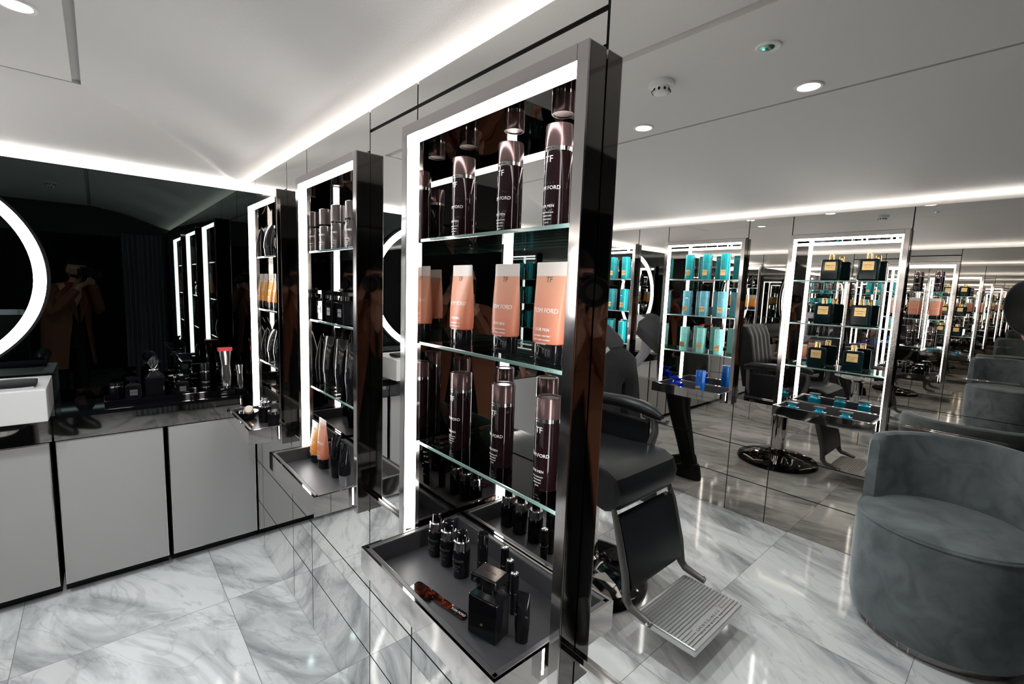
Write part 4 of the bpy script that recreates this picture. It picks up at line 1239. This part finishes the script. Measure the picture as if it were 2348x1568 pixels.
for shd, el, wr in ((shL, elL, wrL), (shR, elR, wrR)):
    body.append([(L_(sh), 0.085), (L_(shd), 0.055), (L_((shd+el)/2), 0.047), (L_(el), 0.038), (L_((el+wr)/2), 0.036), (L_(wr), 0.026)])
for sd in (-1, 1):
    hp, kn, an, toe = leg(sd, 0)
    body.append([(L_(pel), 0.12), (L_(hp), 0.088), (L_((hp+kn)/2), 0.075), (L_(kn), 0.055), (L_((kn+an)/2), 0.052), (L_(an), 0.036), (L_(toe), 0.032)])
body += hand_chains(L_(wrR), (fwd*0.75-right*0.25+up_c*0.35), -right, -up_c+fwd*0.1, 0.75)
body += hand_chains(L_(wrL), (fwd*0.75+up_c*0.35), up_c, right*-1, 0.55)
Mh = Matrix(((right.x, -fwd.x, up_c.x, L_(headc).x), (right.y, -fwd.y, up_c.y, L_(headc).y), (right.z, -fwd.z, up_c.z, L_(headc).z), (0, 0, 0, 1)))
mesh_obj('body', skinned(body), skin_m, ph, lambda bm: head_into(bm, Mh))
face_bits(ph, Mh)
cap_part('hair', ph, Mh, hair_m, lambda c: (c.z > 0.45 and c.y > -0.75) or (c.y > 0.1 and c.z > -0.45), 0.05)
cap_part('beard', ph, Mh, hair_m, lambda c: c.z < -0.38 and c.y < 0.15 and not (abs(c.z+0.55) < 0.07 and abs(c.x) < 0.25), 0.03)
cap_part('cap', ph, Mh, trouser_m, lambda c: c.z > 0.42, 0.12)
def coat_bits(bm):
    rows = []
    for z, a, b, op in ((1.37, 0.12, 0.09, 0.35), (1.30, 0.200, 0.130, 0.30), (1.18, 0.215, 0.152, 0.26), (1.0, 0.205, 0.155, 0.36), (0.85, 0.212, 0.160, 0.48), (0.55, 0.235, 0.180, 0.62)):
        c0 = L_(V((sh.x, sh.y, z)))
        rows.append([[c0+br*(a+g)*math.cos(t)+bf*(b+g)*math.sin(t) for t in [PI/2+op+(2*PI-2*op)*k/40 for k in range(41)]] for g in (0.0, 0.012)])
    prev = None
    for rw in rows:
        cur = [[bm.verts.new(p) for p in half] for half in rw]
        if prev:
            for h_ in (0, 1):
                for k in range(40): bm.faces.new((prev[h_][k], prev[h_][k+1], cur[h_][k+1], cur[h_][k]))
            for k in (0, 40): bm.faces.new((prev[0][k], prev[1][k], cur[1][k], cur[0][k]))
        for k in range(40):
            if prev is None or rw is rows[-1]: bm.faces.new((cur[0][k], cur[0][k+1], cur[1][k+1], cur[1][k]))
        prev = cur
ct = [[(L_(sh), 0.08), (L_(shL), 0.075), (L_((shL+elL)/2), 0.066), (L_(elL), 0.058), (L_((elL+wrL)/2), 0.052), (L_(wrL-(wrL-elL)*0.12), 0.043)],
      [(L_(sh), 0.08), (L_(shR), 0.075), (L_((shR+elR)/2), 0.066), (L_(elR), 0.058), (L_((elR+wrR)/2), 0.052), (L_(wrR-(wrR-elR)*0.12), 0.043)]]
mesh_obj('coat', skinned(ct), coat_m, ph, coat_bits)
bm = B()
for sd in (-1, 1):
    a = [(sd*0.05, 1.40), (sd*0.095, 1.36), (sd*0.10, 1.24), (sd*0.012, 1.02), (sd*0.02, 1.2)]
    q = [tuple(L_(V((sh.x, sh.y, 0))+br*x+bf*(0.148+0.02*(1.4-z)*0-0.04*max(0, z-1.28)/0.12)+V((0, 0, z)))) for x, z in a]
    q2 = [tuple(V(p)+bf*0.012) for p in q]
    loft(bm, [q, q2], smooth=False)
mk('lapels', bm, coat_m, ph)
bm = B(); loft(bm, [[tuple(L_(V((sh.x, sh.y, z)))+br*p[0]+bf*p[1]) for p in superell(a, b, 0, 2.2, 28)] for z, a, b in ((0.80, 0.165, 0.125), (1.0, 0.170, 0.130), (1.18, 0.185, 0.132), (1.30, 0.175, 0.112), (1.37, 0.10, 0.08))]); mk('jumper', bm, trouser_m, ph)
bm = B(); loft(bm, [[tuple(L_(V((sh.x, sh.y, z))+bf*yo)+br*p[0]*1+bf*p[1]) for p in superell(a, b, 0, 2, 24)] for z, a, b, yo in ((1.30, 0.13, 0.11, 0.03), (1.36, 0.105, 0.09, 0.06), (1.41, 0.078, 0.075, 0.09), (1.45, 0.068, 0.068, 0.11))]); mk('collar', bm, red_cloth, ph)
tr = []
for sd in (-1, 1):
    hp, kn, an, toe = leg(sd, 0)
    tr.append([(L_(pel), 0.118), (L_(hp), 0.098), (L_((hp+kn)/2), 0.088), (L_(kn), 0.075), (L_((kn+an)/2), 0.072), (L_(an-V((0, 0, 0.045))), 0.068)])
mesh_obj('trousers', skinned(tr), trouser_m, ph)
for sd in (-1, 1):
    hp, kn, an, toe = leg(sd, 0)
    bm = B(); M_ = Matrix(((br.x, bf.x, 0, 0), (br.y, bf.y, 0, 0), (0, 0, 1, 0), (0, 0, 0, 1)))
    secs = [[tuple(L_(V((an.x, an.y, 0)))+M_ @ V((p[0], p[1]+o_, z))) for p in superell(a, b, 0, 2.6, 24)] for z, a, b, o_ in ((0.0, 0.050, 0.145, 0.06), (0.03, 0.053, 0.148, 0.06), (0.065, 0.050, 0.132, 0.052), (0.10, 0.048, 0.085, 0.012), (0.13, 0.046, 0.060, 0.0))]
    loft(bm, secs); mk('shoe', bm, black_mat, ph)
# camera in the hands
cm = thing('camera', 'black camera with a wide lens held by the photographer, seen at the right edge', 'camera', CAM)
Ml = Matrix(((right.x, up_c.x, fwd.x, 0), (right.y, up_c.y, fwd.y, 0), (right.z, up_c.z, fwd.z, 0), (0, 0, 0, 1)))   # local z = forward
bm = B(); lathe(bm, [(0.030, -0.006), (0.046, 0.006), (0.050, 0.012), (0.053, 0.012), (0.054, 0.008), (0.054, -0.03), (0.044, -0.034), (0.044, -0.085), (0.036, -0.10), (0.03, -0.10)], 64, M=Ml); ln = mk('lens_barrel', bm, black_mat, cm)
bm = B(); lathe(bm, [(0.0, -0.0075), (0.012, -0.009), (0.022, -0.0125), (0.029, -0.017), (0.0, -0.03)], 48, M=Ml); mk('front_glass', bm, black_gl, ln)
bm = B(); lathe(bm, [(0.0445, -0.05), (0.0465, -0.052), (0.0465, -0.076), (0.0445, -0.078)], 48, M=Ml); mk('grip_ring', bm, black_gl, ln)
def lbox(bm, x0, x1, y0, y1, z0, z1, bev=0.006):
    b2 = B(); box(b2, x0, x1, y0, y1, z0, z1, 0, bev, 2)
    me = bpy.data.meshes.new('t'); b2.to_mesh(me); b2.free(); me.transform(Ml); bm.from_mesh(me); bpy.data.meshes.remove(me)
bm = B(); lbox(bm, -0.062, 0.068, -0.05, 0.036, -0.155, -0.10); lbox(bm, 0.045, 0.070, -0.05, 0.03, -0.11, -0.08, 0.008); mk('camera_body', bm, black_mat, cm)
bm = B(); lbox(bm, -0.024, 0.024, 0.034, 0.056, -0.165, -0.105, 0.005); mk('viewfinder', bm, black_mat, cm)
bm = B(); lathe(bm, [(0, 0), (0.008, 0), (0.008, 0.006), (0, 0.006)], 20, (Ml @ V((0.05, 0.036, -0.12))), M=Ml @ Matrix.Rotation(-PI/2, 4, 'X')); mk('shutter_dial', bm, silver_m, cm)

# the barber bending over beside the far wall
bp = thing('person', 'person in a lilac shirt, dark vest and black trousers bending over beside the barber chair', 'person', (-1.95, -2.27, 0))
O2 = bp.location.copy()
def K_(x, y, z): return V((x, y, z))-V(O2)
pel = K_(-2.07, -2.27, 0.98); mid = K_(-2.20, -2.27, 1.13); che = K_(-2.36, -2.26, 1.24); shb = K_(-2.47, -2.25, 1.26); nk = K_(-2.56, -2.24, 1.25); hc = K_(-2.66, -2.23, 1.20)
body = [[(pel, 0.07), (mid, 0.06), (che, 0.06), (shb, 0.055), (nk, 0.052), (hc, 0.05)]]
arms = []
for sd in (-1, 1):
    s0 = shb+V((0, sd*0.18, -0.01)); e0 = s0+V((-0.05, sd*0.03, -0.27)); w0 = e0+V((-0.12, -sd*0.05, -0.20))
    arms.append((s0, e0, w0))
    body.append([(shb, 0.085), (s0, 0.055), ((s0+e0)/2, 0.046), (e0, 0.038), ((e0+w0)/2, 0.035), (w0, 0.025)])
    body += hand_chains(w0, (-0.4, 0, -0.9), (-1, 0, 0.3), (0, sd, 0), 0.5)
legs2 = []
for sd, fx in ((-1, -1.80), (1, -1.93)):
    hp = pel+V((0.02, sd*0.09, -0.05)); an = K_(fx, -2.27+sd*0.10, 0.09); kn = (hp+an)/2+V((-0.04, 0, 0.02)); toe = an+V((-0.16, 0, -0.05))
    legs2.append((hp, kn, an))
    body.append([(pel, 0.07), (hp, 0.055), ((hp+kn)/2, 0.05), (kn, 0.045), ((kn+an)/2, 0.045), (an, 0.034), (toe, 0.030)])
Mh2 = Matrix.Translation(hc) @ Matrix.Rotation(-PI/2, 4, 'Z') @ Matrix.Rotation(math.radians(50), 4, 'X')
mesh_obj('body', skinned(body), skin_m, bp, lambda bm: head_into(bm, Mh2))
face_bits(bp, Mh2)
cap_part('hair', bp, Mh2, hair_m, lambda c: (c.z > 0.4 and c.y > -0.8) or (c.y > 0.1 and c.z > -0.5), 0.06)
sl = [[(shb, 0.09), (s0, 0.075), ((s0+e0)/2, 0.064), (e0, 0.055), ((e0+w0)/2, 0.048), (e0+(w0-e0)*0.85, 0.040)] for s0, e0, w0 in arms]
mesh_obj('shirt', skinned([[(pel+V((-0.03, 0, 0.04)), 0.13), (mid, 0.13), (che, 0.14), (shb, 0.09), (nk, 0.06)]]+sl), shirt_m, bp)
mesh_obj('vest', skinned([[(pel+V((-0.03, -0.012, 0.07)), 0.15), (mid+V((0, -0.012, 0.01)), 0.15), (che+V((0, -0.012, 0.01)), 0.158), (shb+V((0, 0, 0.01)), 0.11)]]), grey_cloth, bp)
mesh_obj('trousers', skinned([[(pel+V((-0.075, 0, 0.10)), 0.14), (pel+V((-0.02, 0, 0.05)), 0.145), (pel, 0.145)]+[(hp, 0.105), ((hp+kn)/2, 0.092), (kn, 0.075), ((kn+an)/2, 0.070), (an-V((0, 0, 0.045)), 0.068)] for hp, kn, an in legs2]), trouser_m, bp)
for hp, kn, an in legs2:
    bm = B()
    secs = [[(an.x-o_+p[1], an.y+p[0], z) for p in superell(a, b, 0, 2.6, 24)] for z, a, b, o_ in ((0.0, 0.050, 0.145, 0.06), (0.03, 0.053, 0.148, 0.06), (0.065, 0.050, 0.132, 0.052), (0.10, 0.048, 0.085, 0.012), (0.13, 0.046, 0.060, 0.0))]
    loft(bm, secs); mk('shoe', bm, black_mat, bp)
